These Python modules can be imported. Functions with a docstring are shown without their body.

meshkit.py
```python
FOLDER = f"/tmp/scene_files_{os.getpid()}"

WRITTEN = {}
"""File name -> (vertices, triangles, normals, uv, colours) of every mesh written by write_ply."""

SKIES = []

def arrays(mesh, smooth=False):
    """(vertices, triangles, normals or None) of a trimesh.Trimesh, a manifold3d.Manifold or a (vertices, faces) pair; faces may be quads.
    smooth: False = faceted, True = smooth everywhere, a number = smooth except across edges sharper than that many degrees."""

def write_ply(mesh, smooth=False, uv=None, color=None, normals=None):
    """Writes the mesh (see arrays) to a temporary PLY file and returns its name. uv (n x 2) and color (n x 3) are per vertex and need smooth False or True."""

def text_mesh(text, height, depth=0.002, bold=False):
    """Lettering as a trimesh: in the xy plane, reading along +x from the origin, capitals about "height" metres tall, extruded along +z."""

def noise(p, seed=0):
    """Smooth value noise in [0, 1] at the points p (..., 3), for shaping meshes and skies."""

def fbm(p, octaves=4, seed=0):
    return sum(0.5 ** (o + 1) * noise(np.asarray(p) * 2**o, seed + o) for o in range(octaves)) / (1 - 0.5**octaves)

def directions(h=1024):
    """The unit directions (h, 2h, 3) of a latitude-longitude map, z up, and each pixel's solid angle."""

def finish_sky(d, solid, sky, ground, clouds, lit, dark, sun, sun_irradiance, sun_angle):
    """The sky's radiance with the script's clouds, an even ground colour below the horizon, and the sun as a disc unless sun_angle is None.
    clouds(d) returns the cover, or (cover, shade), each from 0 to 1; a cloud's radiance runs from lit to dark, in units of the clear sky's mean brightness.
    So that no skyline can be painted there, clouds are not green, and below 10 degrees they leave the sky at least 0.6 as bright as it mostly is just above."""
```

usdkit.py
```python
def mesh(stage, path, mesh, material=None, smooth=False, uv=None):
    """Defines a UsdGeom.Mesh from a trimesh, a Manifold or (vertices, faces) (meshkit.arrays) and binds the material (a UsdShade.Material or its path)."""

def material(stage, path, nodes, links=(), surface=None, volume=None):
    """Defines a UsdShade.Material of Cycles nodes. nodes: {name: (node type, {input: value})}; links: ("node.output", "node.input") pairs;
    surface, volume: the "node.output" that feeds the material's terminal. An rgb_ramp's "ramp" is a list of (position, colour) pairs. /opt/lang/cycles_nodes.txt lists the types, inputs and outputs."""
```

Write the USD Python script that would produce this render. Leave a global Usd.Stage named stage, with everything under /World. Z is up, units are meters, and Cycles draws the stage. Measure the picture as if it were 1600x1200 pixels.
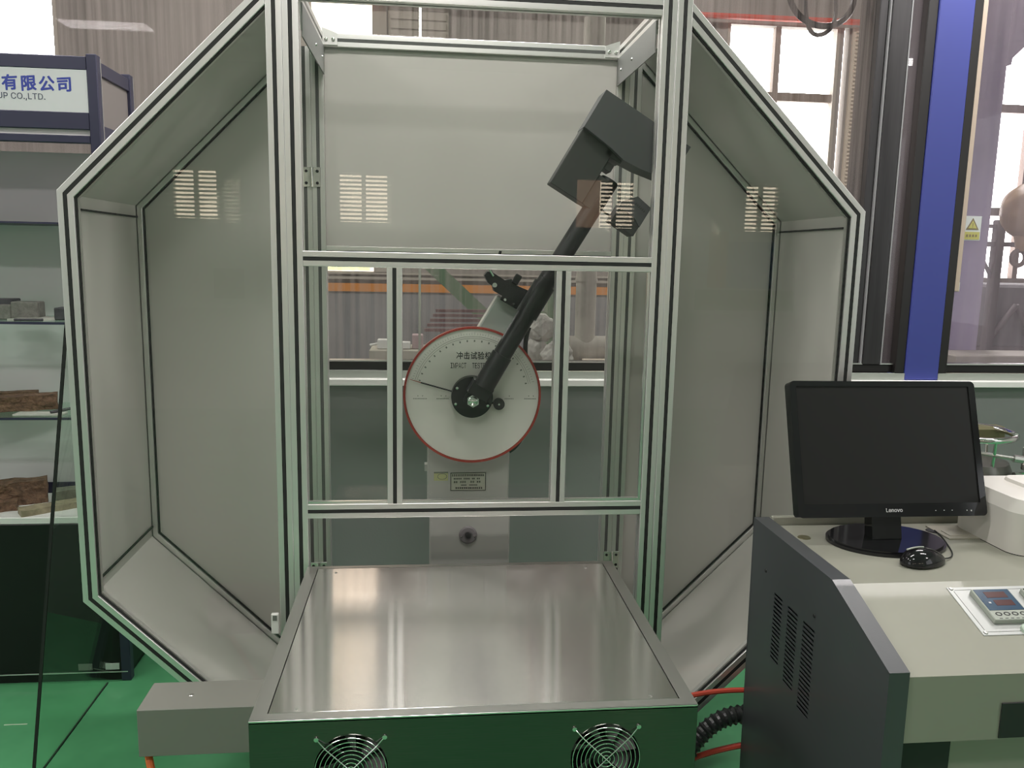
import math, random
import numpy as np, trimesh, usdkit, meshkit
import shapely.geometry as sg
from shapely import affinity
from pxr import Usd, UsdGeom, UsdLux, Gf, Sdf, UsdShade

random.seed(7)
rng = np.random.default_rng(7)
stage = Usd.Stage.CreateInMemory()
UsdGeom.Xform.Define(stage, '/World')

# ------------------------------------------------------------------ camera, sky, unseen room lights, workshop fill, exposure
CAM, F_PX, YAW, PITCH, ROLL = (-0.1415, -2.1721, 1.55), 1274.6, 0.1055, 0.1553, 0.0198
cam = UsdGeom.Camera.Define(stage, '/World/camera')
fw = np.array([math.sin(YAW) * math.cos(PITCH), math.cos(YAW) * math.cos(PITCH), -math.sin(PITCH)])
rt = np.array([math.cos(YAW), -math.sin(YAW), 0.0]); up = np.cross(rt, fw)
r2 = math.cos(ROLL) * rt + math.sin(ROLL) * up; u2 = -math.sin(ROLL) * rt + math.cos(ROLL) * up
m4 = np.eye(4); m4[0, :3], m4[1, :3], m4[2, :3], m4[3, :3] = r2, u2, -fw, CAM
cam.AddTransformOp().Set(Gf.Matrix4d(m4.tolist()))
cam.CreateHorizontalApertureAttr(36.0); cam.CreateVerticalApertureAttr(27.0)
cam.CreateFocalLengthAttr(36.0 * F_PX / 1600.0); cam.CreateClippingRangeAttr((0.05, 200.0))
cam.CreateExposureAttr(0.77)

dome = UsdLux.DomeLight.Define(stage, '/World/sky'); dome.CreateIntensityAttr(1.0); dome.CreateColorAttr((0.9, 0.95, 1.0))

def rect(name, loc, w, h, power, color, rot=(0, 0, 0)):
    l = UsdLux.RectLight.Define(stage, '/World/' + name)
    l.CreateWidthAttr(w); l.CreateHeightAttr(h); l.CreateIntensityAttr(power); l.CreateColorAttr(color)
    l.AddTranslateOp().Set(loc); l.AddRotateXYZOp().Set(rot)
LAB = (1.0, 0.945, 0.93)
for i, (x, y) in enumerate([(-2.6, -0.7), (0.0, -0.7), (2.6, -0.7), (-2.6, -2.43), (-0.35, -2.43), (4.0, -2.43), (-2.3, 0.75), (0.0, 0.75), (2.3, 0.75)]):
    rect('unseen_ceiling_lamp_%03d' % i, (x, y, 3.24), .64 if y < -2 else 1.2, 0.25, 24.0 if y < -2 else 17.5, LAB)  # lamps out of view, placed to light guard, bench, console and sill
for i, (x, y) in enumerate([(-3.0, 4.5), (3.5, 4.5)]):
    rect('workshop_fill_%03d' % i, (x, y, 5.9), 1.5, 1.0, 26.0, (1.0, 0.95, 0.88))  # added fill under the workshop roof, no lamp seen there

# ------------------------------------------------------------------ helpers
used = {}
def numbered(parent, name):
    k = (parent, name); n = used.get(k, 0); used[k] = n + 1
    return name if n == 0 else '%s_%03d' % (name, n)
origin = {'/World': np.zeros(3)}

def tag(p, label=None, cat=None, group=None, kind=None):
    for k, v in (('label', label), ('category', cat), ('group', group), ('kind', kind)):
        if v: p.SetCustomDataByKey(k, v)
    return p

def thing(name, label, cat, loc=(0, 0, 0), group=None, kind=None):
    path = '/World/' + numbered('/World', name)
    x = UsdGeom.Xform.Define(stage, path); x.AddTranslateOp().Set(Gf.Vec3d(*map(float, loc)))
    origin[path] = np.array(loc, float)
    return tag(x.GetPrim(), label, cat, group, kind)

class MB:
    """collects pieces, becomes one mesh"""
    def __init__(s): s.m = []
    def add(s, m):
        if isinstance(m, tuple):
            v, f = np.asarray(m[0], float), np.asarray(m[1], int)
            if f.shape[1] == 4: f = np.vstack([f[:, [0, 1, 2]], f[:, [0, 2, 3]]])
            m = trimesh.Trimesh(v, f, process=False)
        s.m.append(m); return s
    def box(s, x0, x1, y0, y1, z0, z1, c=0.0):
        x0, x1, y0, y1, z0, z1 = min(x0, x1), max(x0, x1), min(y0, y1), max(y0, y1), min(z0, z1), max(z0, z1)
        if c <= 0:
            b = trimesh.creation.box((x1 - x0, y1 - y0, z1 - z0)); b.apply_translation(((x0 + x1) / 2, (y0 + y1) / 2, (z0 + z1) / 2))
        else:
            p = [(x0 + a, y0 + b, z0 + d) for a, b, d in ((c, 0, c), (0, c, c), (c, c, 0))]
            pts = []
            for sx in (0, 1):
                for sy in (0, 1):
                    for sz in (0, 1):
                        for a, b, d in p:
                            pts.append((a if not sx else x0 + x1 - a, b if not sy else y0 + y1 - b, d if not sz else z0 + z1 - d))
            b = trimesh.convex.convex_hull(np.array(pts))
        return s.add(b)
    def cyl(s, p, q, r, n=24, r2=None):
        p, q = np.array(p, float), np.array(q, float); d = q - p; L = np.linalg.norm(d)
        if r2 is None: c = trimesh.creation.cylinder(radius=r, height=L, sections=n); c.apply_translation((0, 0, L / 2))
        else: c = trimesh.creation.revolve([(0, 0), (r, 0), (r2, L), (0, L)], sections=n)
        c.apply_transform(trimesh.geometry.align_vectors((0, 0, 1), d / L)); c.apply_translation(p); return s.add(c)
    def lathe(s, prof, p, axis=(0, 0, 1), n=32):
        c = trimesh.creation.revolve(prof, sections=n); c.apply_transform(trimesh.geometry.align_vectors((0, 0, 1), axis)); c.apply_translation(p); return s.add(c)
    def tube(s, pts, r, n=8, closed=False):
        p = np.asarray(pts, float); k = len(p)
        t = (np.roll(p, -1, 0) - np.roll(p, 1, 0)) if closed else np.gradient(p, axis=0)
        t /= np.linalg.norm(t, axis=1, keepdims=True) + 1e-12
        a = np.zeros_like(p); ref = np.array([0, 0, 1.0]) if abs(t[0, 2]) < .9 else np.array([1.0, 0, 0])
        for i in range(k):
            ref = ref - t[i] * (ref @ t[i]); ref /= np.linalg.norm(ref); a[i] = ref
        b = np.cross(t, a); ang = np.arange(n) * 2 * np.pi / n
        rr = np.broadcast_to(r, (k,))[:, None, None]
        v = (p[:, None] + rr * (np.cos(ang)[None, :, None] * a[:, None] + np.sin(ang)[None, :, None] * b[:, None])).reshape(-1, 3)
        f = []
        for i in range(k if closed else k - 1):
            for j in range(n):
                A, B = i * n + j, i * n + (j + 1) % n; i2 = (i + 1) % k; f.append((A, B, i2 * n + (j + 1) % n, i2 * n + j))
        f = np.array(f); f = np.vstack([f[:, [0, 1, 2]], f[:, [0, 2, 3]]])
        if not closed:
            caps = [(0, j + 1, j) for j in range(1, n - 1)] + [((k - 1) * n, (k - 1) * n + j, (k - 1) * n + j + 1) for j in range(1, n - 1)]
            f = np.vstack([f, caps])
        return s.add(trimesh.Trimesh(v, f, process=False))
    def prism(s, poly, o, ex, ey, depth):
        """2-D outline (list or shapely polygon) drawn at o with axes ex, ey, pushed along ex x ey"""
        g = poly if hasattr(poly, 'exterior') or hasattr(poly, 'geoms') else sg.Polygon(poly)
        ex, ey = np.array(ex, float), np.array(ey, float); ez = np.cross(ex, ey)
        for q in getattr(g, 'geoms', [g]):
            e = trimesh.creation.extrude_polygon(q, depth, engine='earcut')
            T = np.eye(4); T[:3, 0], T[:3, 1], T[:3, 2], T[:3, 3] = ex, ey, ez, o
            e.apply_transform(T); s.add(e)
        return s
    def text(s, t, h, o, ex, ey, depth=0.0006, bold=False):
        e = meshkit.text_mesh(t, h, depth, bold); ex, ey = np.array(ex, float), np.array(ey, float)
        T = np.eye(4); T[:3, 0], T[:3, 1], T[:3, 2], T[:3, 3] = ex, ey, np.cross(ex, ey), o
        e.apply_transform(T); return s.add(e)
    def mesh(s): return trimesh.util.concatenate(s.m)
    def build(s, name, mat, parent=None, label=None, cat=None, group=None, kind=None, smooth=30):
        base = str(parent.GetPath()) if parent is not None else '/World'
        path = base + '/' + numbered(base, name)
        root = '/'.join(path.split('/')[:3]); m = s.mesh()
        v = np.array(m.vertices); o = origin.get(root, np.zeros(3))
        pr = usdkit.mesh(stage, path, trimesh.Trimesh(v - o, m.faces, process=False), mat, smooth).GetPrim()
        return tag(pr, label, cat, group, kind)

def single(name, mb, mat, label, cat, group=None, kind=None, smooth=30):
    return mb.build(name, mat, None, label, cat, group, kind, smooth)

def ring_pts(c, r, ex, ez, n=48):
    a = np.arange(n) * 2 * np.pi / n
    return np.array(c) + r * (np.cos(a)[:, None] * np.array(ex) + np.sin(a)[:, None] * np.array(ez))

def spline(pts, n=40):
    from scipy.interpolate import CubicSpline
    p = np.array(pts, float); t = np.r_[0, np.cumsum(np.linalg.norm(np.diff(p, axis=0), axis=1))]
    return CubicSpline(t, p)(np.linspace(0, t[-1], n))

X, Y, Z = (1, 0, 0), (0, 1, 0), (0, 0, 1)
NX, NY = (-1, 0, 0), (0, -1, 0)

# ------------------------------------------------------------------ materials
def mat(name, color, rough=0.5, metal=0.0, var=0.0, scale=8.0, stretch=(1, 1, 1), bump=0.0, bscale=60.0, rvar=0.0, **kw):
    nodes = {'p': ('principled_bsdf', dict(base_color=color, roughness=rough, metallic=metal, **kw))}
    links = []
    if var or bump or rvar:
        nodes['tc'] = ('texture_coordinate', {}); nodes['mp'] = ('mapping', {'scale': stretch}); links.append(('tc.object', 'mp.vector'))
    if var:
        nodes['n'] = ('noise_texture', {'scale': scale, 'detail': 5.0, 'roughness': 0.6})
        c = np.array(color)
        nodes['r'] = ('rgb_ramp', {'ramp': [(0.3, tuple(c * (1 - var))), (0.7, tuple(np.minimum(c * (1 + var), 1)))]})
        links += [('mp.vector', 'n.vector'), ('n.fac', 'r.fac'), ('r.color', 'p.base_color')]
    if rvar:
        nodes['n3'] = ('noise_texture', {'scale': scale * 1.7, 'detail': 4.0})
        nodes['mr'] = ('map_range', {'from_min': .3, 'from_max': .7, 'to_min': max(rough - rvar, .02), 'to_max': rough + rvar, 'clamp': True})
        links += [('mp.vector', 'n3.vector'), ('n3.fac', 'mr.value'), ('mr.result', 'p.roughness')]
    if bump:
        nodes['n2'] = ('noise_texture', {'scale': bscale, 'detail': 3.0}); nodes['b'] = ('bump', {'strength': bump, 'distance': 0.01})
        links += [('mp.vector', 'n2.vector'), ('n2.fac', 'b.height'), ('b.normal', 'p.normal')]
    return usdkit.material(stage, '/World/Looks/' + name, nodes, links, surface='p.BSDF')

def emit(name, color, strength):
    return usdkit.material(stage, '/World/Looks/' + name, {'e': ('emission', {'color': color, 'strength': strength})}, [], surface='e.emission')

def pane(name, refl=0.01, tint=(1, 1, 1), dust=None):
    """clear sheet: see-through, mirror-like towards grazing angles; dust adds pale streaks"""
    nodes = {'t': ('transparent_bsdf', {'color': tint}), 'g': ('glossy_bsdf', {'color': (1, 1, 1), 'roughness': 0.0}), 'lw': ('layer_weight', {'blend': 0.5}),
             'pw': ('math', {'math_type': 'power', 'value2': 5.0}), 'ma': ('math', {'math_type': 'multiply_add', 'value2': 0.5, 'value3': refl}), 'mx': ('mix_closure', {})}
    links = [('lw.facing', 'pw.value1'), ('pw.value', 'ma.value1'), ('ma.value', 'mx.fac'), ('t.BSDF', 'mx.closure1'), ('g.BSDF', 'mx.closure2')]
    surf = 'mx.closure'
    if dust:
        lo, hi, col, stretch, sc = dust
        nodes |= {'tc': ('texture_coordinate', {}), 'mp': ('mapping', {'scale': stretch}), 'n': ('noise_texture', {'scale': sc, 'detail': 6.0, 'roughness': 0.65}),
                  'mr': ('map_range', {'from_min': .35, 'from_max': .75, 'to_min': lo, 'to_max': hi, 'clamp': True}),
                  'd': ('diffuse_bsdf', {'color': col}), 'tl': ('translucent_bsdf', {'color': col}), 'dd': ('mix_closure', {'fac': .5}), 'm2': ('mix_closure', {})}
        links += [('tc.object', 'mp.vector'), ('mp.vector', 'n.vector'), ('n.fac', 'mr.value'), ('mr.result', 'm2.fac'), ('mx.closure', 'm2.closure1'),
                  ('d.BSDF', 'dd.closure1'), ('tl.BSDF', 'dd.closure2'), ('dd.closure', 'm2.closure2')]
        surf = 'm2.closure'
    return usdkit.material(stage, '/World/Looks/' + name, nodes, links, surface=surf)

def brushed(name, color, rough, aniso, tangent, bump_stretch, metal=1.0):
    nodes = {'p': ('principled_bsdf', {'base_color': color, 'metallic': metal, 'roughness': rough, 'anisotropic': aniso}), 'tg': ('combine_xyz', {'x': tangent[0], 'y': tangent[1], 'z': tangent[2]}),
             'tc': ('texture_coordinate', {}), 'mp': ('mapping', {'scale': bump_stretch}), 'n': ('noise_texture', {'scale': 30.0, 'detail': 4.0}),
             'mr': ('map_range', {'from_min': .3, 'from_max': .7, 'to_min': rough * .93, 'to_max': rough * 1.07, 'clamp': True}),
             'r': ('rgb_ramp', {'ramp': [(0.3, tuple(np.array(color) * .97)), (0.7, tuple(np.minimum(np.array(color) * 1.03, 1)))]})}
    links = [('tg.vector', 'p.tangent'), ('tc.object', 'mp.vector'), ('mp.vector', 'n.vector'), ('n.fac', 'mr.value'), ('mr.result', 'p.roughness'), ('n.fac', 'r.fac'), ('r.color', 'p.base_color')]
    return usdkit.material(stage, '/World/Looks/' + name, nodes, links, surface='p.BSDF')

M = dict(
    alu=mat('anodised_aluminium', (.74, .725, .71), .38, .85, bump=.03, bscale=400),
    alu_bright=mat('bright_aluminium', (.75, .75, .73), .25, .95),
    rubber=mat('black_rubber', (.012, .013, .012), .7),
    panel=mat('white_board', (.525, .495, .47), .4, coat_weight=.2, coat_roughness=.02),
    panel_side=mat('pale_board', (.55, .52, .495), .35, coat_weight=.3, coat_roughness=.05),
    pane=pane('clear_sheet', .018, (.97, .985, .97)),
    sheet=pane('acrylic_sheet', .012, (.93, .97, .94)),
    glass_shelf=pane('shelf_glass', .03, (.85, .92, .88)),
    window_glass=pane('dusty_window', .004, (.93, .94, .95), (.02, .27, (.54, .47, .45), (34, 34, .45), 1.6)),
    window_glass2=pane('clean_window', .02, (.95, .94, .97), (.06, .24, (.62, .54, .60), (9, 9, .5), 1.2)),
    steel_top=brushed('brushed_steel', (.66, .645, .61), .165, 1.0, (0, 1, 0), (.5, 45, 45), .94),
    steel_front=brushed('brushed_steel_front', (.135, .135, .125), .2, .6, (0, 0, 1), (.4, 14, 14)),  # colour darkened to stand for the shaded floor the front mirrors
    steel_rim=mat('satin_steel', (.52, .52, .49), .34, 1.0),
    chrome=mat('polished_chrome', (.78, .78, .76), .12, 1.0),
    black_steel=mat('black_steel', (.014, .014, .015), .38, .2, bump=.04, bscale=200),
    gusset=mat('dull_aluminium_plate', (.30, .30, .295), .5, .6), dull_steel=mat('dull_grey_steel', (.16, .16, .145), .3, .7),
    slot_shade=mat('grey_slot_shade', (.10, .10, .097), .6), sash_line=mat('dull_sash_line', (.30, .30, .31), .5),
    printer=mat('off_white_plastic', (.62, .60, .55), .4),
    side_box=mat('grey_sheet_metal', (.21, .21, .185), .4),
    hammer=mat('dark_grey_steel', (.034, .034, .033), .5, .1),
    hammer_lit=mat('lit_hammer_steel', (.06, .06, .063), .5, .1),  # lighter copy of the hammer steel, for faces turned to the light
    dial=mat('dial_face', (.57, .55, .515), .35),
    dial_red=mat('red_dial_rim', (.27, .03, .022), .4),
    ink=mat('black_ink', (.03, .03, .03), .6),
    ink_grey=mat('faded_ink', (.16, .17, .15), .6),
    red_line=mat('red_needle_tip', (.32, .06, .04), .5),
    machine=mat('light_grey_paint', (.40, .39, .37), .4, bump=.03, bscale=220),
    hoist=mat('grey_green_paint', (.33, .36, .335), .35, .25),
    plate=mat('nameplate_metal', (.42, .42, .36), .4, .4),
    plate_gold=mat('sticker_gold', (.45, .45, .24), .4, .3),
    white=mat('white_plastic', (.74, .74, .70), .35),
    console=mat('cream_enamel', (.31, .31, .255), .5, specular_ior_level=.3, coat_weight=.12, coat_roughness=.05),
    console_dark=mat('charcoal_enamel', (.062, .067, .072), .38, bump=.02, bscale=300, coat_weight=.15),
    black_gloss=mat('gloss_black_plastic', (.012, .012, .013), .08),
    black_matt=mat('matt_black_plastic', (.018, .018, .018), .5),
    screen=mat('dark_screen', (.015, .015, .0145), .4, specular_ior_level=.25),
    logo=mat('silver_print', (.62, .62, .62), .3, .3),
    meter=mat('meter_grey', (.36, .39, .34), .4), meter_blue=mat('meter_blue', (.025, .065, .12), .25), meter_digits=mat('unlit_red_digits', (.075, .022, .022), .25),
    inst=mat('instrument_plate', (.55, .56, .55), .35, .2), green_button=mat('pale_green_button', (.40, .50, .40), .3),
    rack_blue=mat('navy_aluminium', (.04, .04, .075), .35, .3), rack_black=mat('black_laminate', (.008, .009, .008), .35, var=.3, scale=300, specular_ior_level=.3),
    rack_back=mat('rack_backboard', (.62, .61, .615), .45), rack_side=mat('brown_grey_board', (.19, .17, .16), .5), rack_white=mat('white_laminate', (.72, .72, .70), .4),
    sign_white=mat('sign_acrylic', (.62, .64, .65), .4), sign_blue=mat('blue_lettering', (.03, .05, .33), .4), sign_grey=mat('grey_lettering', (.07, .08, .12), .4),
    stone=mat('grey_steel_sample', (.17, .17, .15), .6, .3, var=.3, scale=40, bump=.2, bscale=90), stone_dark=mat('dark_sample', (.05, .05, .055), .6, var=.3, scale=40, bump=.2),
    rust=mat('rusty_fracture', (.13, .075, .045), .8, var=.5, scale=55, bump=.8, bscale=70), tan_sample=mat('tan_sample', (.27, .23, .15), .7, var=.3, scale=35, bump=.3),
    olive_sample=mat('olive_sample', (.15, .15, .11), .6, var=.3, scale=30, bump=.3), pale_sample=mat('pale_sample', (.42, .43, .38), .5, var=.15, scale=30),
    orange=mat('orange_cable', (.75, .16, .04), .4), red_cable=mat('red_cable', (.55, .07, .04), .4), hose=mat('black_hose', (.02, .022, .022), .35),
    brass=mat('brass_fitting', (.38, .27, .13), .3, .9), olive=mat('olive_metal', (.16, .15, .08), .4, .5),
    floor=mat('green_epoxy', (.085, .31, .14), .24, var=.12, scale=1.6, rvar=.08, coat_weight=.25, coat_roughness=.12), floor_mark=mat('pale_floor_mark', (.5, .6, .45), .5),
    wall=mat('grey_wall_paint', (.235, .245, .24), .55, bump=.04, bscale=120), wall_band=mat('grey_green_tile', (.34, .37, .33), .4), ledge=mat('white_sill', (.85, .84, .82), .35),
    wall_plain=mat('pale_wall_paint', (.50, .50, .47), .7), ceiling=mat('ceiling_paint', (.62, .62, .60), .8),
    frame=mat('dark_window_frame', (.022, .020, .020), .35, .3), frame_grey=mat('grey_window_frame', (.038, .036, .038), .35, .4, var=.3, scale=2.5, stretch=(8, 8, .5)), frame_sunlit=mat('sunlit_frame_edge', (.55, .44, .36), .5),
    blue=mat('blue_pillar_paint', (.048, .062, .30), .5),
    far_wall=mat('workshop_wall', (.27, .245, .225), .8, var=.3, scale=1.2, stretch=(1, 1, .15), bump=.1, bscale=6), far_low=mat('workshop_dado', (.24, .24, .255), .7, var=.2, scale=2),
    far_floor=mat('workshop_floor', (.16, .16, .15), .7, var=.2, scale=1.5), far_beige=mat('beige_column', (.42, .38, .33), .7), louvre=mat('beige_louvre', (.60, .52, .42), .6),
    mullion=mat('brown_mullion', (.20, .15, .12), .6), red_paint=mat('red_pipe_paint', (.62, .08, .05), .5), orange_band=mat('orange_band', (.70, .25, .03), .5),
    green_steel=mat('green_steel', (.16, .32, .17), .5), concrete=mat('stained_concrete', (.40, .38, .33), .85, var=.25, scale=5, bump=.2, bscale=25), purple=mat('mauve_column', (.36, .31, .46), .7, var=.12, scale=3),
    sack=mat('pale_sacking', (.42, .42, .38), .8, var=.3, scale=12, bump=.5, bscale=25), tan=mat('tan_enamel', (.48, .33, .18), .4), rail_grey=mat('grey_railing', (.20, .18, .19), .5),
    bench_beige=mat('beige_bench', (.40, .38, .31), .5), pink=mat('pink_crate', (.42, .30, .31), .6), maroon=mat('maroon_bar', (.18, .08, .09), .6), warn_yellow=mat('warning_yellow', (.50, .46, .16), .5), warn_line=mat('warning_brown', (.25, .2, .13), .5),
    sky_white=emit('bright_window_glass', (1.0, .965, .92), 5.0), sky_mid=emit('bright_middle_window_glass', (1.0, .80, .63), 1.8), sky_yellow=emit('sunlit_yellow_glass', (1.0, .93, .36), 1.5), panel_glow=emit('warm_panel_glow', (1.0, .72, .36), 1.0),
    lab_day=emit('lab_window_glass', (1.0, .82, .62), 7.0), lab_curtain_glow=emit('curtain_daylight_glow', (1.0, .62, .42), 1.3), side_fill=emit('added_side_fill_glow', (.97, .98, 1.0), .9), blind=mat('venetian_slat', (.35, .30, .24), .6),
    poster_blue=mat('board_blue', (.10, .22, .40), .6), poster_orange=mat('board_orange', (.55, .32, .10), .6), poster_green=mat('board_green', (.12, .28, .10), .6),
)
GLYPH = {'有':[[[(4,30),(19,45),(31,63),(6,64),(6,71),(35,71),(39,84),(47,82),(43,71),(94,71),(94,64),(40,64),(34,53),(35,52),(82,52),(82,-2),(81,-5),(78,-7),(60,-8),(58,-2),(58,-1),(74,0),(75,12),(33,12),(33,-8),(26,-8),(25,39),(9,25)],[(33,19),(75,18),(75,28),(33,29)],[(33,35),(74,35),(75,45),(33,46)]]],'限':[[[(41,-3),(44,3),(44,80),(88,80),(88,35),(68,35),(74,21),(89,32),(94,28),(93,26),(77,15),(86,6),(96,-2),(91,-7),(81,-1),(74,6),(68,15),(61,35),(52,35),(52,3),(69,7),(70,0),(44,-8)],[(52,42),(81,42),(81,54),(52,55)],[(52,61),(81,61),(81,73),(52,73)]],[[(9,80),(35,80),(39,77),(30,52),(37,40),(38,31),(37,20),(31,16),(23,15),(20,22),(29,23),(31,26),(32,30),(30,39),(22,50),(30,73),(16,73),(16,-8),(9,-8)]]],'公':[[[(59,79),(67,82),(80,61),(96,44),(90,38),(76,53),(65,68)]],[[(13,5),(27,21),(47,53),(55,49),(44,31),(27,8),(73,11),(61,27),(68,30),(83,11),(92,-4),(85,-7),(78,4),(29,0),(16,-2)]],[[(5,42),(21,59),(27,69),(32,81),(40,79),(31,60),(20,45),(12,38)]]],'司':[[[(9,77),(89,77),(89,-1),(87,-5),(81,-7),(65,-7),(63,0),(79,0),(81,2),(81,70),(9,70)]],[[(10,60),(70,60),(70,53),(10,53)]],[[(16,42),(63,42),(63,10),(24,10),(23,3),(16,3)],[(24,36),(24,17),(55,17),(55,36)]]],'冲':[[[(34,65),(59,65),(59,84),(67,84),(67,65),(93,65),(93,20),(85,20),(85,26),(67,26),(66,-8),(59,-8),(59,26),(42,26),(41,20),(34,20)],[(67,34),(85,34),(85,58),(67,58)],[(41,34),(59,34),(59,58),(41,58)]],[[(4,6),(22,38),(23,38),(28,35),(28,33),(11,2),(10,2)]],[[(5,73),(11,78),(28,63),(22,57),(14,66)]]],'击':[[[(7,38),(7,45),(46,46),(46,61),(14,61),(14,68),(46,68),(46,84),(54,84),(54,68),(87,68),(87,61),(54,60),(54,45),(94,45),(94,38),(54,38),(55,5),(77,5),(78,30),(85,30),(85,-8),(78,-8),(77,-3),(15,-2),(15,30),(22,30),(23,5),(46,5),(46,38)]]],'试':[[[(35,56),(35,63),(67,63),(67,84),(75,84),(75,63),(96,63),(96,56),(75,56),(79,21),(82,8),(85,3),(88,2),(89,4),(91,17),(97,13),(94,0),(90,-7),(85,-8),(82,-6),(75,4),(70,25),(68,56)]],[[(78,79),(83,83),(89,76),(94,69),(88,65)]],[[(36,4),(37,6),(48,10),(48,34),(38,34),(38,41),(65,41),(65,34),(55,34),(55,12),(67,14),(68,8),(39,-1)]],[[(5,45),(5,52),(26,52),(26,9),(37,16),(39,10),(18,-5),(14,1),(19,7),(19,45)]],[[(12,78),(17,82),(30,70),(32,68),(26,63)]]],'验':[[[(38,50),(55,66),(67,85),(73,83),(71,78),(74,73),(87,60),(98,52),(93,45),(78,59),(67,71),(58,59),(43,45),(42,45)]],[[(83,53),(83,46),(53,46),(53,53)]],[[(43,3),(73,3),(80,18),(87,38),(94,36),(80,4),(95,3),(95,-3),(43,-3)]],[[(68,15),(65,39),(70,39),(75,15)]],[[(47,35),(53,37),(57,25),(59,13),(53,12),(50,25)]],[[(6,73),(6,80),(37,80),(34,37),(41,37),(41,25),(38,2),(35,-5),(30,-7),(17,-7),(15,-1),(28,-1),(30,1),(33,12),(34,31),(8,31),(11,65),(17,65),(15,37),(27,37),(30,73)]],[[(5,8),(4,15),(29,21),(30,20),(30,15),(16,11)]]],'机':[[[(35,-4),(44,10),(48,25),(50,46),(50,78),(83,78),(83,2),(85,0),(90,0),(91,1),(92,18),(98,15),(96,-4),(91,-7),(83,-7),(78,-6),(76,-2),(75,71),(57,71),(57,32),(53,13),(47,0),(41,-8)]],[[(3,17),(13,34),(20,54),(20,55),(5,55),(5,62),(22,63),(22,84),(29,84),(29,63),(44,62),(44,55),(29,55),(29,47),(44,30),(40,23),(29,36),(29,-8),(22,-8),(22,37),(12,19),(7,10)]]]}
def glyph_poly(ch, h):
    ps = [sg.Polygon(r[0], r[1:]) for r in GLYPH[ch]]
    return affinity.scale(sg.MultiPolygon([p.buffer(0) for p in ps]) if all(p.buffer(0).geom_type == 'Polygon' for p in ps) else sg.MultiPolygon([q for p in ps for q in getattr(p.buffer(0), 'geoms', [p.buffer(0)])]), h / 100, h / 100, origin=(0, 0))

# ------------------------------------------------------------------ the room
S = 'structure'
single('floor', MB().box(-5, 5, -6, 1.1, -.1, 0), M['floor'], 'glossy green epoxy floor of the laboratory', 'floor', kind=S)
single('ceiling', MB().box(-5, 5, -6, 1.22, 3.3, 3.4), M['ceiling'], 'pale laboratory ceiling', 'ceiling', kind=S)
single('wall_left', MB().box(-5.1, -5, -6, 1.22, 0, 3.3), M['wall_plain'], 'pale plain wall to the left of the laboratory', 'wall', kind=S)
single('wall_right', MB().box(5, 5.1, -6, 1.22, 0, 3.3), M['wall_plain'], 'pale plain wall to the right of the laboratory', 'wall', kind=S)
single('wall_front', MB().box(-5, 5, 1.1, 1.22, 0, 1.06).box(-5, 5, 1.1, 1.22, 3.0, 3.3), M['wall'], 'grey painted lower wall below the long glazed partition', 'wall', kind=S)
single('trim_1', MB().box(-5, 1.888, 1.085, 1.1, 1.06, 1.0885).box(2.04, 5, 1.085, 1.1, 1.06, 1.0885), M['wall_band'], 'grey-green tile strip under the window frames', 'trim', kind=S)
single('trim_2', MB().box(-5, 5, 1.055, 1.1, 1.032, 1.06, .003), M['ledge'], 'white ledge along the wall under the partition windows', 'sill', kind=S)
single('trim_3', MB().box(1.8885, 2.0395, 1.083, 1.22, 1.0605, 3.0, .003), M['blue'], 'tall blue painted pillar between the two dark window frames', 'pillar', kind=S)
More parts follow.
